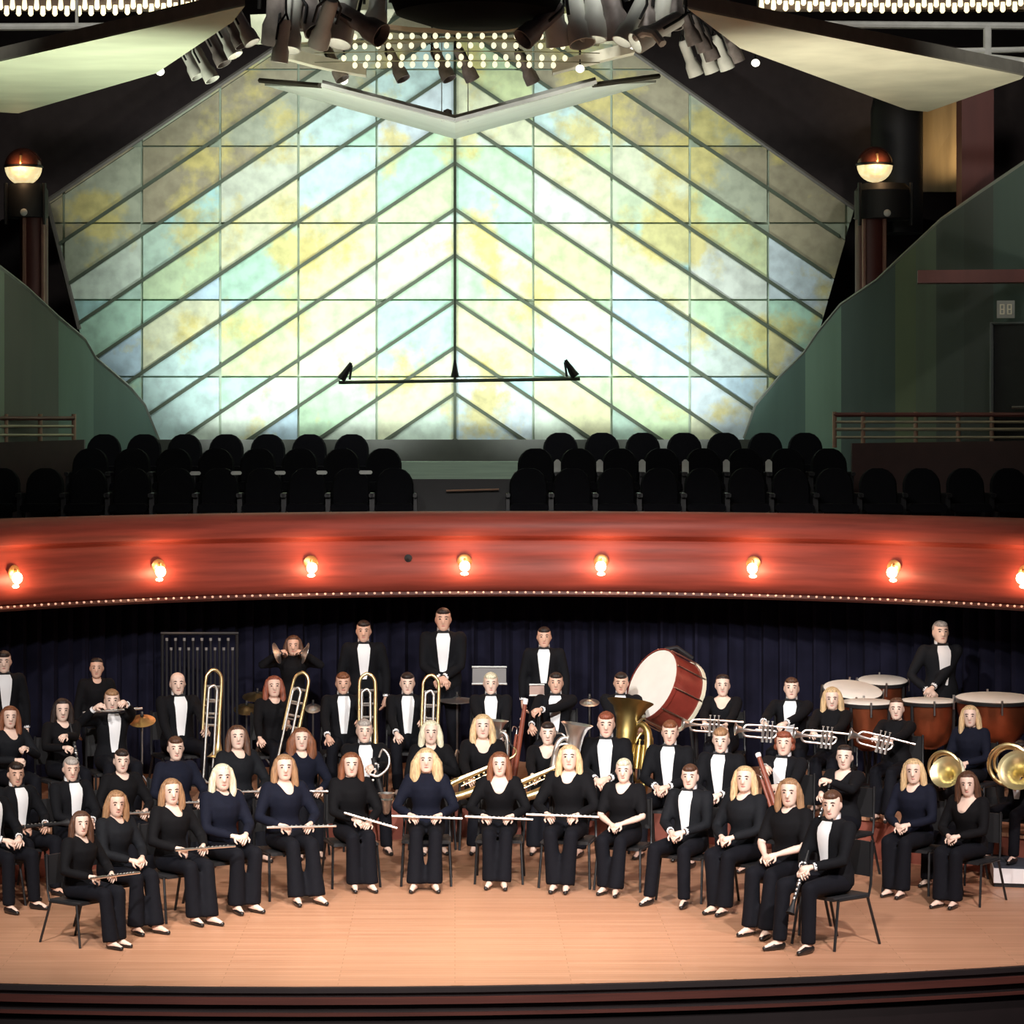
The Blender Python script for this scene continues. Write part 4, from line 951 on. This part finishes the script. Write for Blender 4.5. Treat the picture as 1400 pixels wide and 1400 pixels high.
 ('s5', 606, 831, 31.0, RW, 'm', ('s', 'clasp', {-1: G(603, 928, 30.75), 1: G(606, 927, 30.73)}), 0, 'short', 'dark', 't', 'tallest standing man in tuxedo with clasped hands, highest head of the band', 'tallest standing man'),
 ('s6', 744, 857, 31.0, RW, 'm', ('s', 'stand'), -4, 'short', 'dark', 't', 'standing man in tuxedo behind the smiling bassoon man', 'standing man behind the bassoon'),
 ('s7', 1286, 849, 30.0, RW, 'm', ('s', 'clasp', {-1: G(1269, 944, 29.75), 1: G(1273, 943, 29.73)}), 10, 'short', 'grey', 'c', 'grey-haired timpanist in dark tuxedo standing behind the kettle drums', 'grey-haired timpanist'),
]
NECK = dict(f3=.1, f5=.1, f8=.15, f9=.1, f10=.09, f4=.03, f13=.04, f12=.06, g1=.06, g2=.14, h3=.06, h5=.07, h6=.06, h9=.12, h10=.12, h15=.1, r1=.1, r2=.06, r5=.06, r11=.12, s2=.05, f1=.05, f2=.05, h8=.05)
SK = dict(f11=1, h14=0, r5=0, r6=2, r9=2, r10=2, s4=2, s5=2, s3=2, s2=2, h1=2, h2=0, h11=0, h12=0, f2=0, s6=2)
for t in PEO:
    person(*t, skin=SK.get(t[0], 1), neck=NECK.get(t[0], 0.))
run_jobs()
# ================================================================ CHAIRS
def make_chair():
    o = thing('stacking_chair', '', 'chair')
    MB().box((0, -.01, .415), (.44, .43, .03), bev=.01).build('seat', mBLACK, o)
    rows = [[V((x, .235 + .02 * (z - .6) * 4 - .12 * x * x + t, z)) for x in (-.21, -.12, 0, .12, .21)] for z, t in ((.56, 0), (.70, 0), (.84, .01), (.84, .035), (.70, .025), (.56, .025))]
    MB().grid(rows + [rows[0]]).build('backrest', mBLACK, o)
    for s in (-1, 1):
        MB().tube([(s * .215, -.17, .41), (s * .235, -.24, .0)], .0125, 7).build('leg', mBLKMET, o)
        MB().tube([(s * .215, .18, .41), (s * .235, .31, .0)], .0125, 7).build('leg', mBLKMET, o)
        MB().tube([(s * .222, -.18, .405), (s * .222, .19, .405), (s * .215, .225, .5), (s * .21, .245, .86)], .012, 7).build('side_rail', mBLKMET, o)
    return o
ch0 = make_chair(); cu = False
for k, p in PEOPLE.items():
    if not p['sit']: continue
    o = copy_tree(ch0) if cu else ch0; cu = True
    o.location = p['base']; o.rotation_euler = (0, 0, p['yaw']); o.scale = (p['sc'],) * 3
    o['label'] = 'black stacking chair under the %s' % p['short']; o['group'] = 'chairs of the band'
# ================================================================ INSTRUMENTS
def place(name, label, cat, loc, rot=None, sc=1., group=None):
    o = thing(name, label, cat, loc, 0, group, sc)
    if rot is not None: o.rotation_euler = rot.to_euler()
    return o
def aim(dirv, up=(0, 0, 1)):
    """rotation taking local Z to dirv, local Y close to up"""
    z = V(dirv).normalized(); y = V(up); y = (y - z * y.dot(z)); y = y.normalized() if y.length > 1e-4 else z.orthogonal().normalized()
    x = y.cross(z); return M((x, y, z)).transposed()
def at(key, loc):
    return PEOPLE[key]['W'] @ V(loc)
def wdir(key, v): return (PEOPLE[key]['W'].to_3x3() @ V(v)).normalized()
def flute(label, a, b, m=None, k=1.05):
    a, b = V(a), V(b); L = (b - a).length; o = place('flute', label, 'flute', a, aim(b - a)); m = m or mSILV
    MB().tube([(0, 0, L * .3), (0, 0, L)], .010 * k, 8).build('tube', m, o)
    MB().tube([(0, 0, 0), (0, 0, L * .3)], .0115 * k, 8).build('head_joint', m, o)
    b_ = MB()
    for i in range(9): b_.ell((0, .012 * k, L * (.36 + .065 * i)), (.009 * k, .006 * k, .01 * k), 6, 4)
    b_.build('keywork', mSTEEL, o); MB().ell((0, .011 * k, L * .1), (.012 * k, .005 * k, .02 * k), 8, 5).build('lip_plate', m, o)
    return o
for k in ('f1', 'f3', 'f5', 'f7', 'f8', 'f9', 'h3', 'h4', 'h5', 'h6'):
    s = -.32 if k not in ('f1', 'f3') else -.24
    flute('silver flute lying across the lap of the %s' % PEOPLE[k]['short'], at(k, (s, -.39, .685)), at(k, (s + .66, -.39, .66 if k != 'f9' else .68)))
flute('silver flute slanting down over the knee of the auburn front-row woman', at('f6', (-.14, -.34, .74)), at('f6', (.34, -.50, .60)))
flute('flute raised to the lips of the man with light brown hair', at('r3', (.28, -.16, 1.075)), at('r3', (-.36, -.2, 1.06)))
def clarinet(label, a, b, bell=mBLACK):
    a, b = V(a), V(b); L = (b - a).length; o = place('clarinet', label, 'clarinet', a, aim(b - a))
    MB().lathe([(.012, L * .14), (.017, L * .2), (.017, L * .85), (.022, L * .9)], 10).build('body', mBLACK, o)
    MB().lathe([(.006, 0), (.010, L * .1), (.012, L * .14)], 8).build('mouthpiece', mBLACK, o)
    MB().lathe([(.022, L * .9), (.03, L * .96), (.04, L)], 12, cap=False).build('bell', bell, o)
    q = MB()
    for i in range(8): q.ell((0, .017, L * (.28 + .07 * i)), (.011, .006, .011), 6, 4)
    for i in (.2, .52, .88): q.lathe([(.0195, L * i), (.0205, L * i + .005), (.0195, L * i + .01)], 10)
    q.build('keywork', mSILV, o)
clarinet('black clarinet with pale keys on the lap of the dark-haired clarinet man', at('h1', (-.3, -.36, .69)), at('h1', (.34, -.38, .68)))
clarinet('black clarinet held upright by the long dark-haired woman on the riser', at('r2', (.02, -.17, 1.03)), at('r2', (.04, -.42, .45)))
clarinet('black clarinet resting in the hands of the front-row end man', at('f14', (-.02, -.27, .80)), at('f14', (.04, -.55, .32)))
clarinet('black clarinet held by the dark-haired woman in suit behind the end man', at('h15', (-.02, -.2, .97)), at('h15', (-.08, -.42, .45)))
def bent(b, pts, rad, n=10, sub=5):
    """smooth tube through points"""
    pts = [V(p) for p in pts]; out_, ro = [], []
    for i in range(len(pts) - 1):
        p0, p1, p2, p3 = pts[max(i - 1, 0)], pts[i], pts[i + 1], pts[min(i + 2, len(pts) - 1)]
        for j_ in range(sub):
            t = j_ / sub
            out_.append(.5 * ((2 * p1) + (p2 - p0) * t + (2 * p0 - 5 * p1 + 4 * p2 - p3) * t * t + (3 * p1 - 3 * p2 + p3 - p0) * t ** 3)); ro.append(rad[i] + (rad[i + 1] - rad[i]) * t)
    out_.append(pts[-1]); ro.append(rad[-1]); return b.tube(out_, ro, n)
def sax(label, loc, rz, sc=1., tilt=60):
    o = place('saxophone', label, 'saxophone', loc, M.Rotation(R(rz), 3, 'Z') @ M.Rotation(R(tilt), 3, 'Y'), sc)
    b = MB(); bent(b, [(0, 0, .36), (0, 0, .1), (0, 0, -.18), (.01, 0, -.29), (.075, 0, -.335), (.14, 0, -.29), (.16, 0, -.15), (.175, 0, -.02)], [.014, .022, .031, .036, .038, .04, .046, .06]); b.build('body', mBRASS, o)
    MB().lathe([(.06, 0), (.075, .05), (.10, .075), (.102, .08), (.06, .03)], 16, M.Translation((.175, 0, -.02)) @ M.Rotation(R(8), 4, 'Y'), cap=False).build('bell', mBRASS, o)
    b = MB(); bent(b, [(0, 0, .36), (-.01, 0, .42), (-.05, 0, .45), (-.10, 0, .43)], [.012, .011, .009, .008]); nk = b.build('neck', mBRASS, o)
    MB().lathe([(.011, 0), (.010, .05), (.004, .08)], 8, M.Translation((-.09, 0, .435)) @ M.Rotation(R(-110), 4, 'Y')).build('mouthpiece', mBLACK, nk)
    b = MB()
    for i in range(9): b.ell((.02 + .003 * i, -.025, .28 - .055 * i), (.014, .008, .014), 7, 4)
    b.tube([(-.02, -.03, .3), (-.025, -.035, -.2)], .004, 5); b.tube([(.05, -.03, .2), (.06, -.03, -.2)], .004, 5); b.build('keywork', mBRASS, o)
sax('brass saxophone held across by the short blonde woman in the second row', G(652, 1056, 28.2), 8, 1.0, 68)
sax('brass saxophone held across by the dark-haired woman beside the euphonium', G(735, 1060, 28.2), 8, 1.0, 68)
# bass clarinet
o = place('bass_clarinet', 'bass clarinet with black body and silver bell held by the grey-haired man', 'clarinet', G(514, 1052, 28.2))
MB().lathe([(.024, -.36), (.024, .12)], 10, M.Rotation(R(-14), 4, 'Y')).build('body', mBLACK, o)
b = MB(); bent(b, [(.03, 0, .12), (.07, 0, .2), (.13, -.02, .13), (.12, -.04, .02), (.02, -.05, -.06), (-.06, -.05, -.04)], [.011, .012, .013, .014, .014, .012]); b.build('neck', mSILV, o)
b = MB(); bent(b, [(.09, 0, -.36), (.10, -.03, -.42), (.11, -.09, -.38), (.11, -.12, -.28)], [.024, .03, .04, .06]); b.lathe([(.06, 0), (.085, .04), (.09, .05), (.06, .01)], 14, M.Translation((.11, -.125, -.27)), cap=False); b.build('bell', mSILV, o)
b = MB()
for i in range(7): b.ell((.0 - .01 * i, -.028, .06 - .055 * i), (.014, .008, .014), 6, 4)
b.build('keywork', mSILV, o)
def bassoon(label, a, b_):
    a, b_ = V(a), V(b_); L = (b_ - a).length; o = place('bassoon', label, 'bassoon', a, aim(b_ - a, (0, -1, 0)))
    MB().lathe([(.027, 0), (.027, L * .5), (.024, L * .8), (.02, L * .96)], 12).build('long_joint', mBOCAL, o)
    MB().lathe([(.019, L * .08), (.015, L * .62)], 10, M.Translation((.045, 0, 0))).build('wing_joint', mBOCAL, o)
    MB().box((.02, 0, L * .04), (.1, .055, L * .09), bev=.0).build('boot', mBOCAL, o)
    MB().lathe([(.024, L * .94), (.028, L * .97), (.026, L), (.014, L)], 12).build('bell_ring', mSHIRT, o)
    q = MB(); bent(q, [(.045, 0, L * .62), (.05, 0, L * .68), (.09, .06, L * .69), (.1, .14, L * .64)], [.006, .005, .004, .003]); q.build('crook', mSILV, o)
    q = MB()
    for i in range(9): q.ell((.02, -.03, L * (.1 + .085 * i)), (.012, .008, .014), 6, 4)
    q.build('keywork', mSILV, o)
bassoon('tall brown bassoon with pale bell ring held by the smiling dark-haired man', G(700, 1085, 29.4), G(719, 955, 29.5))
bassoon('dark red bassoon held by the curly red-haired man', G(1066, 1120, 26.7), G(1036, 1030, 27.0))
def trombone(label, loc, roll=0., tilt=0.):
    o = place('trombone', label, 'trombone', loc, M.Rotation(R(tilt), 3, 'Y') @ M.Rotation(R(-6), 3, 'X') @ M.Rotation(R(roll), 3, 'Z'))
    b = MB(); bent(b, [(-.085, 0, -.25), (-.085, 0, .2), (-.07, 0, .32), (0, 0, .375), (.07, 0, .32), (.085, 0, .2), (.085, 0, -.1), (.088, 0, -.3)], [.016, .016, .016, .017, .017, .018, .02, .026]); bt_ = b.build('bell_tube', mBRASS, o)
    MB().lathe([(.024, 0), (.03, .08), (.045, .15), (.075, .2), (.108, .225), (.108, .23), (.07, .19)], 18, M.Translation((.088, 0, -.3)) @ M.Rotation(R(180), 4, 'X'), cap=False).build('bell', mBRASS, bt_)
    b = MB(); bent(b, [(-.055, -.05, -.75), (-.055, -.05, .1), (-.045, -.05, .18), (0, -.05, .21), (.03, -.05, .17), (.035, -.05, .1), (.035, -.05, -.72), (.0, -.05, -.79), (-.05, -.05, -.76)], [.013] * 9); b.build('slide', mSILV, o)
    b = MB()
    for z in (.2, .06, -.08, -.2): b.tube([(-.085, 0, z), (.085, 0, z)], .014, 6)
    for z in (.04, -.12): b.tube([(-.055, -.05, z), (.035, -.05, z)], .008, 6)
    b.tube([(-.085, 0, .0), (-.055, -.05, .0)], .008, 6); b.build('brace', mSILV, o)
    MB().lathe([(.006, 0), (.011, .03), (.013, .05)], 8, M.Translation((.035, -.05, .12))).build('mouthpiece', mSILV, o)
trombone('trombone standing upright beside the bald man', G(290, 965, 29.2), 15, 3)
trombone('trombone leaning on the knee of the red-haired woman', G(404, 968, 29.3), -15, 12)
trombone('upright trombone in front of the trombonist beside the red-haired woman', G(502, 970, 29.4), 0, 0)
trombone('upright trombone beside the dark-haired man with broad white shirt', G(588, 972, 29.5), 0, 2)
def trumpet(label, loc, rz=0., tl=0.):
    o = place('trumpet', label, 'trumpet', loc, M.Rotation(R(rz), 3, 'Z') @ M.Rotation(R(tl), 3, 'Y'))
    b = MB(); bent(b, [(.27, 0, .055), (-.14, 0, .055), (-.215, 0, .03), (-.23, 0, -.02), (-.2, 0, -.06), (-.1, 0, -.065), (.06, 0, -.065), (.1, 0, -.05), (.12, 0, -.02), (.1, 0, .01), (-.1, 0, .01)], [.011] * 11, 8, 4); b.build('tubing', mSILV, o)
    MB().lathe([(.0085, 0), (.012, .12), (.02, .2), (.04, .26), (.066, .285), (.066, .29), (.036, .255)], 16, M.Translation((-.02, .0, .0)) @ M.Rotation(R(-90), 4, 'Y'), cap=False).build('bell', mSILV, o)
    for i in range(3):
        v = MB().lathe([(.016, -.1), (.016, .065), (.019, .07), (.006, .075), (.006, .11), (.013, .112), (.013, .12), (0, .121)], 10, M.Translation((-.02 + .045 * i, 0, -.01))); v.build('valve', mSILV, o)
    MB().lathe([(.007, 0), (.010, .04), (.0135, .06), (.013, .063)], 8, M.Translation((.27, 0, .055)) @ M.Rotation(R(90), 4, 'Y')).build('mouthpiece', mSILV, o)
trumpet('silver trumpet held sideways next to the bass drum', G(973, 992, 29.3), 6, 4)
trumpet('silver trumpet held sideways by the brown-haired man in tuxedo', G(1046, 1000, 28.6), 4, 5)
trumpet('silver trumpet held by the blonde woman before the white timpani', G(1127, 1008, 28.0), 2, 6)
trumpet('silver trumpet held by the woman before the copper timpani bowls', G(1204, 1014, 27.3), 0, 14)
def lowbrass(name, label, cat, loc, m, sc, rot):
    o = place(name, label, cat, loc, rot, sc)
    b = MB(); bent(b, [(.1, 0, .05), (.1, 0, -.25), (.07, 0, -.38), (-.02, 0, -.43), (-.11, 0, -.38), (-.13, 0, -.22), (-.12, 0, .1), (-.07, 0, .21), (0, 0, .22), (.04, 0, .12), (.04, 0, -.15)], [.09, .065, .055, .05, .045, .042, .036, .032, .028, .024, .02], 12); b.build('body', m, o)
    MB().lathe([(.09, 0), (.095, .1), (.11, .22), (.15, .32), (.205, .37), (.208, .375), (.14, .31), (.1, .2)], 22, M.Translation((.1, 0, .05)), cap=False).build('bell', m, o)
    b = MB()
    for i in range(3): b.lathe([(.022, -.14), (.022, .07), (.008, .08), (.008, .11), (.018, .112), (.018, .12), (0, .122)], 10, M.Translation((-.06 + .05 * i, -.06, -.02)))
    bent(b, [(-.06, -.06, -.1), (-.1, -.07, -.2), (-.02, -.08, -.27), (.04, -.06, -.16)], [.014] * 4, 8); bent(b, [(.04, -.06, .05), (.0, -.09, .16), (-.1, -.08, .14), (-.14, -.05, .02)], [.014] * 4, 8); b.build('valve', m, o)
    b = MB(); bent(b, [(.04, 0, .2), (-.06, .05, .27), (-.12, .12, .26)], [.012, .009, .007], 8); b.lathe([(.008, 0), (.02, .04)], 8, M.Translation((-.12, .12, .26)) @ M.Rotation(R(-60), 4, 'X')); b.build('mouthpiece', mSILV, o)
lowbrass('tuba', 'big lacquered brass tuba with upturned bell in front of the tuba player', 'tuba', G(868, 1025, 29.2), mat('aged_brass', (.55, .42, .16), .35, 1., var=.15), 1.18, M.Rotation(R(8), 3, 'Y') @ M.Rotation(R(-12), 3, 'X') @ M.Rotation(R(150), 3, 'Z'))
lowbrass('euphonium', 'silver euphonium with curved tubing beside the dark-haired saxophone woman', 'euphonium', G(772, 1034, 28.35), mSILV, .8, M.Rotation(R(8), 3, 'Y') @ M.Rotation(R(8), 3, 'Z'))
lowbrass('euphonium', 'silver horn with raised bell on the lap of the pale-haired man', 'euphonium', G(684, 1020, 29.4), mSILV, .62, M.Rotation(R(4), 3, 'Y') @ M.Rotation(R(160), 3, 'Z'))
def horn(label, loc, bellrot, sc=1.):
    o = place('french_horn', label, 'french horn', loc, bellrot, sc)
    b = MB(); b.tube(arc((0, 0, 0), .15, 0, 2 * math.pi * 27 / 28, 27), .017, 8, closed=True); b.tube(arc((0, .03, .01), .115, 0, 2 * math.pi * 23 / 24, 23), .013, 8, closed=True); b.tube(arc((.02, -.02, .0), .075, 0, 2 * math.pi * 19 / 20, 19), .011, 8, closed=True); b.build('coil', mBRASS, o)
    MB().lathe([(.02, 0), (.03, .08), (.06, .16), (.11, .2), (.152, .215), (.153, .22), (.1, .19)], 22, M.Translation((.1, -.03, -.1)) @ M.Rotation(R(65), 4, 'X'), cap=False).build('bell', mat('yellow_brass_satin', (.86, .76, .42), .35, .9), o)
    b = MB()
    for i in range(3): b.lathe([(.02, -.05), (.02, .05), (0, .055)], 10, M.Translation((-.04 + .045 * i, -.02, .03)) @ M.Rotation(R(90), 4, 'X'))
    b.build('valve', mSILV, o)
horn('yellow brass french horn before the half-hidden blonde woman', G(1291, 1050, 26.1), M.Rotation(R(-30), 3, 'Z'), 1.0)
horn('french horn with big pale bell at the picture edge', G(1380, 1046, 26.0), M.Rotation(R(-20), 3, 'Z'), 1.25)
# cymbals
def cym_prof(r): return [(.0, .035), (.03, .033), (.06, .016), (r * .6, .008), (r, -.004), (r, -.007), (r * .6, .004), (.06, .011), (.0, .026)]
def stand_cymbal(label, px, py, d, r, tilt, m):
    p = P(px, py, d); o = thing('suspended_cymbal', label, 'cymbal', (p.x, p.y, RZ)); h = p.z - RZ
    MB().lathe(cym_prof(r), 24, M.Translation((0, 0, h)) @ M.Rotation(R(tilt), 4, 'X')).build('cymbal_disc', m, o)
    MB().tube([(0, 0, .15), (0, 0, h + .09)], .011, 8).build('pole', mSTEEL, o)
    for k in range(3): MB().tube([(0, 0, .35), (.24 * math.cos(2.1 * k), .24 * math.sin(2.1 * k), .0)], .01, 6).build('leg', mSTEEL, o)
    MB().ell((0, 0, h + .05), (.02, .02, .02), 8, 6).build('wing_nut', mBLKMET, o)
stand_cymbal('brass cymbal on a stand between the raised flute man and the bald trombonist', 194, 985, 28.6, .14, 22, mGOLD)
stand_cymbal('lower brass cymbal on a stand beside the red-haired woman trombonist', 337, 969, 30.8, .14, 22, mBRASS)
stand_cymbal('upper brass cymbal half behind the red-haired woman trombonist', 352, 952, 31.2, .17, 14, mBRASS)
stand_cymbal('small pale cymbal on a stand between the red-haired woman and the next trombonist', 428, 968, 30.8, .09, 30, mSILV)
stand_cymbal('bright cymbal on a stand between the last trombone and the music stand', 625, 957, 30.9, .2, 5, mSILV)
stand_cymbal('bright cymbal on a stand beside the tuba player', 806, 960, 30.8, .11, 18, mSILV)
for s, px in ((-1, 379), (1, 417)):
    o = thing('crash_cymbal', 'upright crash cymbal held %s the standing cymbal player\'s face' % ('left of' if s < 0 else 'right of'), 'cymbal', P(px, 893, 30.7), R(s * 12))
    MB().lathe(cym_prof(.12), 24, M.Rotation(R(-s * 72), 4, 'Y') ).build('cymbal_disc', mSILV, o)
    MB().tube([(-s * .03, 0, .03), (-s * .06, 0, 0), (-s * .03, 0, -.03)], .008, 6).build('strap', mBLACK, o)
# timpani
def timp(label, px, py, d, r, tilt, tz=0.):
    p = P(px, py, d); o = thing('kettle_drum', label, 'drum', (p.x, p.y, RZ)); h = p.z - RZ
    T_ = M.Translation((0, 0, h)) @ M.Rotation(R(tz), 4, 'Y') @ M.Rotation(R(tilt), 4, 'X')
    MB().lathe([(r * .97, -.03), (r * .96, -.12), (r * .85, -.3), (r * .6, -.44), (r * .25, -.5), (0, -.5)], 26, T_, cap=False).build('bowl', mCOPPER, o)
    MB().lathe([(0, .008), (r * .96, .008), (r, 0), (r, -.012), (0, -.01)], 28, T_).build('drumhead', mDRUMHEAD, o)
    MB().lathe([(r * 1.0, -.035), (r * 1.035, -.035), (r * 1.035, -.005), (r * 1.0, .003)], 28, T_, cap=False).build('hoop', mBLKMET, o)
    for k in range(4):
        a = .78 + k * math.pi / 2; MB().tube([T_ @ V((r * 1.03 * math.cos(a), r * 1.03 * math.sin(a), -.03)), (r * .95 * math.cos(a), r * .95 * math.sin(a), .4), (r * .75 * math.cos(a), r * .75 * math.sin(a), .0)], .018, 6).build('leg', mBLKMET, o)
        MB().tube([T_ @ V((r * 1.05 * math.cos(a + .78), r * 1.05 * math.sin(a + .78), .03)), T_ @ V((r * 1.05 * math.cos(a + .78), r * 1.05 * math.sin(a + .78), -.12))], .012, 6).build('tuning_rod', mSTEEL, o)
    MB().lathe([(.3, .02), (.3, .05), (.1, .09), (.1, .2), (0, .2)], 18).build('pedal_base', mBLKMET, o)
timp('kettle drum with tilted white head behind the blonde trumpet woman', 1166, 943, 29.6, .31, 14, 4)
timp('highest kettle drum with white head, farthest back', 1207, 930, 30.6, .27, 7)
timp('kettle drum with nearly edge-on white head just before the trumpet woman', 1186, 960, 29.0, .27, 2)
timp('copper kettle drum with edge-on white head in front of the standing timpanist', 1271, 958, 29.2, .30, 1)
timp('red copper kettle drum with broad white head nearest the picture edge', 1360, 954, 28.9, .40, 3)
# bass drum
o = thing('bass_drum', 'large concert bass drum with tilted white head and red shell beside the tuba player', 'drum', P(910, 1000, 30.6)); 
c = P(910, 945, 30.5) - o.location; A = aim((-.78, -.46, .42)).to_4x4(); T_ = M.Translation(c) @ A; rr = .405
MB().lathe([(rr * .99, -.19), (rr * .99, .19)], 36, T_, cap=False).build('shell', mDRUMRED, o)
for z in (.19, -.19):
    MB().lathe([(0, z + .012 * (1 if z > 0 else -1)), (rr * .985, z + .01 * (1 if z > 0 else -1)), (rr * .99, z), (0, z)], 36, T_).build('drumhead', mDRUMHEAD, o)
    MB().lathe([(rr, z - .03), (rr * 1.03, z - .03), (rr * 1.03, z + .015), (rr, z + .015)], 36, T_, cap=False).build('hoop', mDRUMRED if z > 0 else mCREAM, o)
for k in range(10):
    a = 2 * math.pi * k / 10; MB().tube([T_ @ V((rr * 1.04 * math.cos(a), rr * 1.04 * math.sin(a), -.2)), T_ @ V((rr * 1.04 * math.cos(a), rr * 1.04 * math.sin(a), .2))], .009, 6).build('tension_rod', mSTEEL, o)
zz = RZ - o.location.z
for s in (-1, 1): MB().tube([c + V((s * .33, .12, -.2)), V((s * .36, .1, zz)), ], .02, 8).build('stand_leg', mBLKMET, o); MB().tube([c + V((s * .25, -.15, -.26)), V((s * .32, -.3, zz))], .02, 8).build('stand_leg', mBLKMET, o)
MB().tube([c + V((.0, .1, .44)), c + V((.13, .12, .46)), c + V((.3, .12, .34))], .03, 8).build('top_bracket', mBLKMET, o)
# tubular bells
o = thing('tubular_bells', 'set of dark tubular bells in a tall frame with pale caps, behind the bald trombonist', 'tubular bells', (P(271, 900, 30.6).x, 30.6, RZ)); L0 = o.location
for x in (222, 324): MB().tube([V((P(x, 900, 30.6).x - L0.x, 0, 0)), V((P(x, 900, 30.6).x - L0.x, 0, P(x, 868, 30.6).z - RZ))], .016, 8).build('post', mBLKMET, o)
MB().tube([V((P(220, 868, 30.6).x - L0.x, 0, P(0, 866, 30.6).z - RZ)), V((P(326, 868, 30.6).x - L0.x, 0, P(0, 866, 30.6).z - RZ))], .018, 8).build('top_bar', mBLKMET, o)
for i in range(16):
    x = 228 + 6 * i; row = i % 2; y = 876 if row == 0 else 889
    p = P(x, y, 30.6 - .06 * row) - L0
    t = MB().tube([p, p - V((0, 0, .95 + .02 * i))], .013, 8).build('bell_tube', mat('dark_chrome', (.03, .03, .034), .5, .5) if i == 0 else bpy.data.materials['dark_chrome'], o)
    MB().lathe([(.0, .0), (.016, 0), (.016, .03), (0, .03)], 8, M.Translation(p)).build('cap', mat('dull_steel', (.3, .3, .3), .5, .5) if i == 0 else bpy.data.materials['dull_steel'], o)
MB().box((0, 0, .03), (.8, .4, .06)).build('foot', mBLKMET, o)
# music stands
def mstand(label, px, py, d, w_, h_, m, z0):
    p = P(px, py, d); o = thing('music_stand', label, 'music stand', (p.x, p.y, z0)); h = p.z - z0
    ro = M.Rotation(R(-18), 3, 'X')
    MB().box((0, 0, h), (w_, .012, h_), ro).build('desk', m, o)
    for s in (-1, 1): MB().box(V((0, 0, h)) + ro @ V((0, -.012, s * h_ / 2)), (w_ * 1.04, .04, .014), ro).build('desk_lip', mPLAST, o)
    MB().tube([(0, .02, h), (0, .03, .05)], .012, 8).build('pole', mBLKMET, o)
    for k in range(3): MB().tube([(0, .03, .1), (.25 * math.sin(2.1 * k), .03 + .25 * math.cos(2.1 * k), 0)], .01, 6).build('leg', mBLKMET, o)
mstand('music stand with pale rails behind the pale-haired man', 669, 924, 30.8, .37, .19, mat('stand_grey', (.12, .11, .11), .5), RZ)
mstand('small music stand with tan desk beside the smiling bassoon man', 734, 944, 30.6, .16, .12, mat('stand_tan', (.33, .2, .16), .5), RZ)
# low platform at the edge of the stage
pf = thing('platform', 'low dark platform with bright white front edge at the picture edge', 'platform', P(1420, 1190, 26.0))
pf.location.z = 0
q = [(0, 0), (1.2, -.25), (1.2, .8), (.1, .7)]
x0 = P(1358, 1190, 26.3).x
pts = [V((x0 + a, 26.25 + b, .0)) for a, b in q]
rel(MB().prism(pts, (0, 0, .04)), pf).build('base', mBLACK, pf, smooth=False)
rel(MB().prism([p + V((-.01, -.02, .04)) for p in pts], (0, 0, .135)), pf).build('edge_band', mSHIRT, pf, smooth=False)
rel(MB().prism([p + V((0, 0, .175)) for p in pts], (0, 0, .02)), pf).build('top', mat('platform_carpet', (.03, .035, .05), .9), pf, smooth=False)
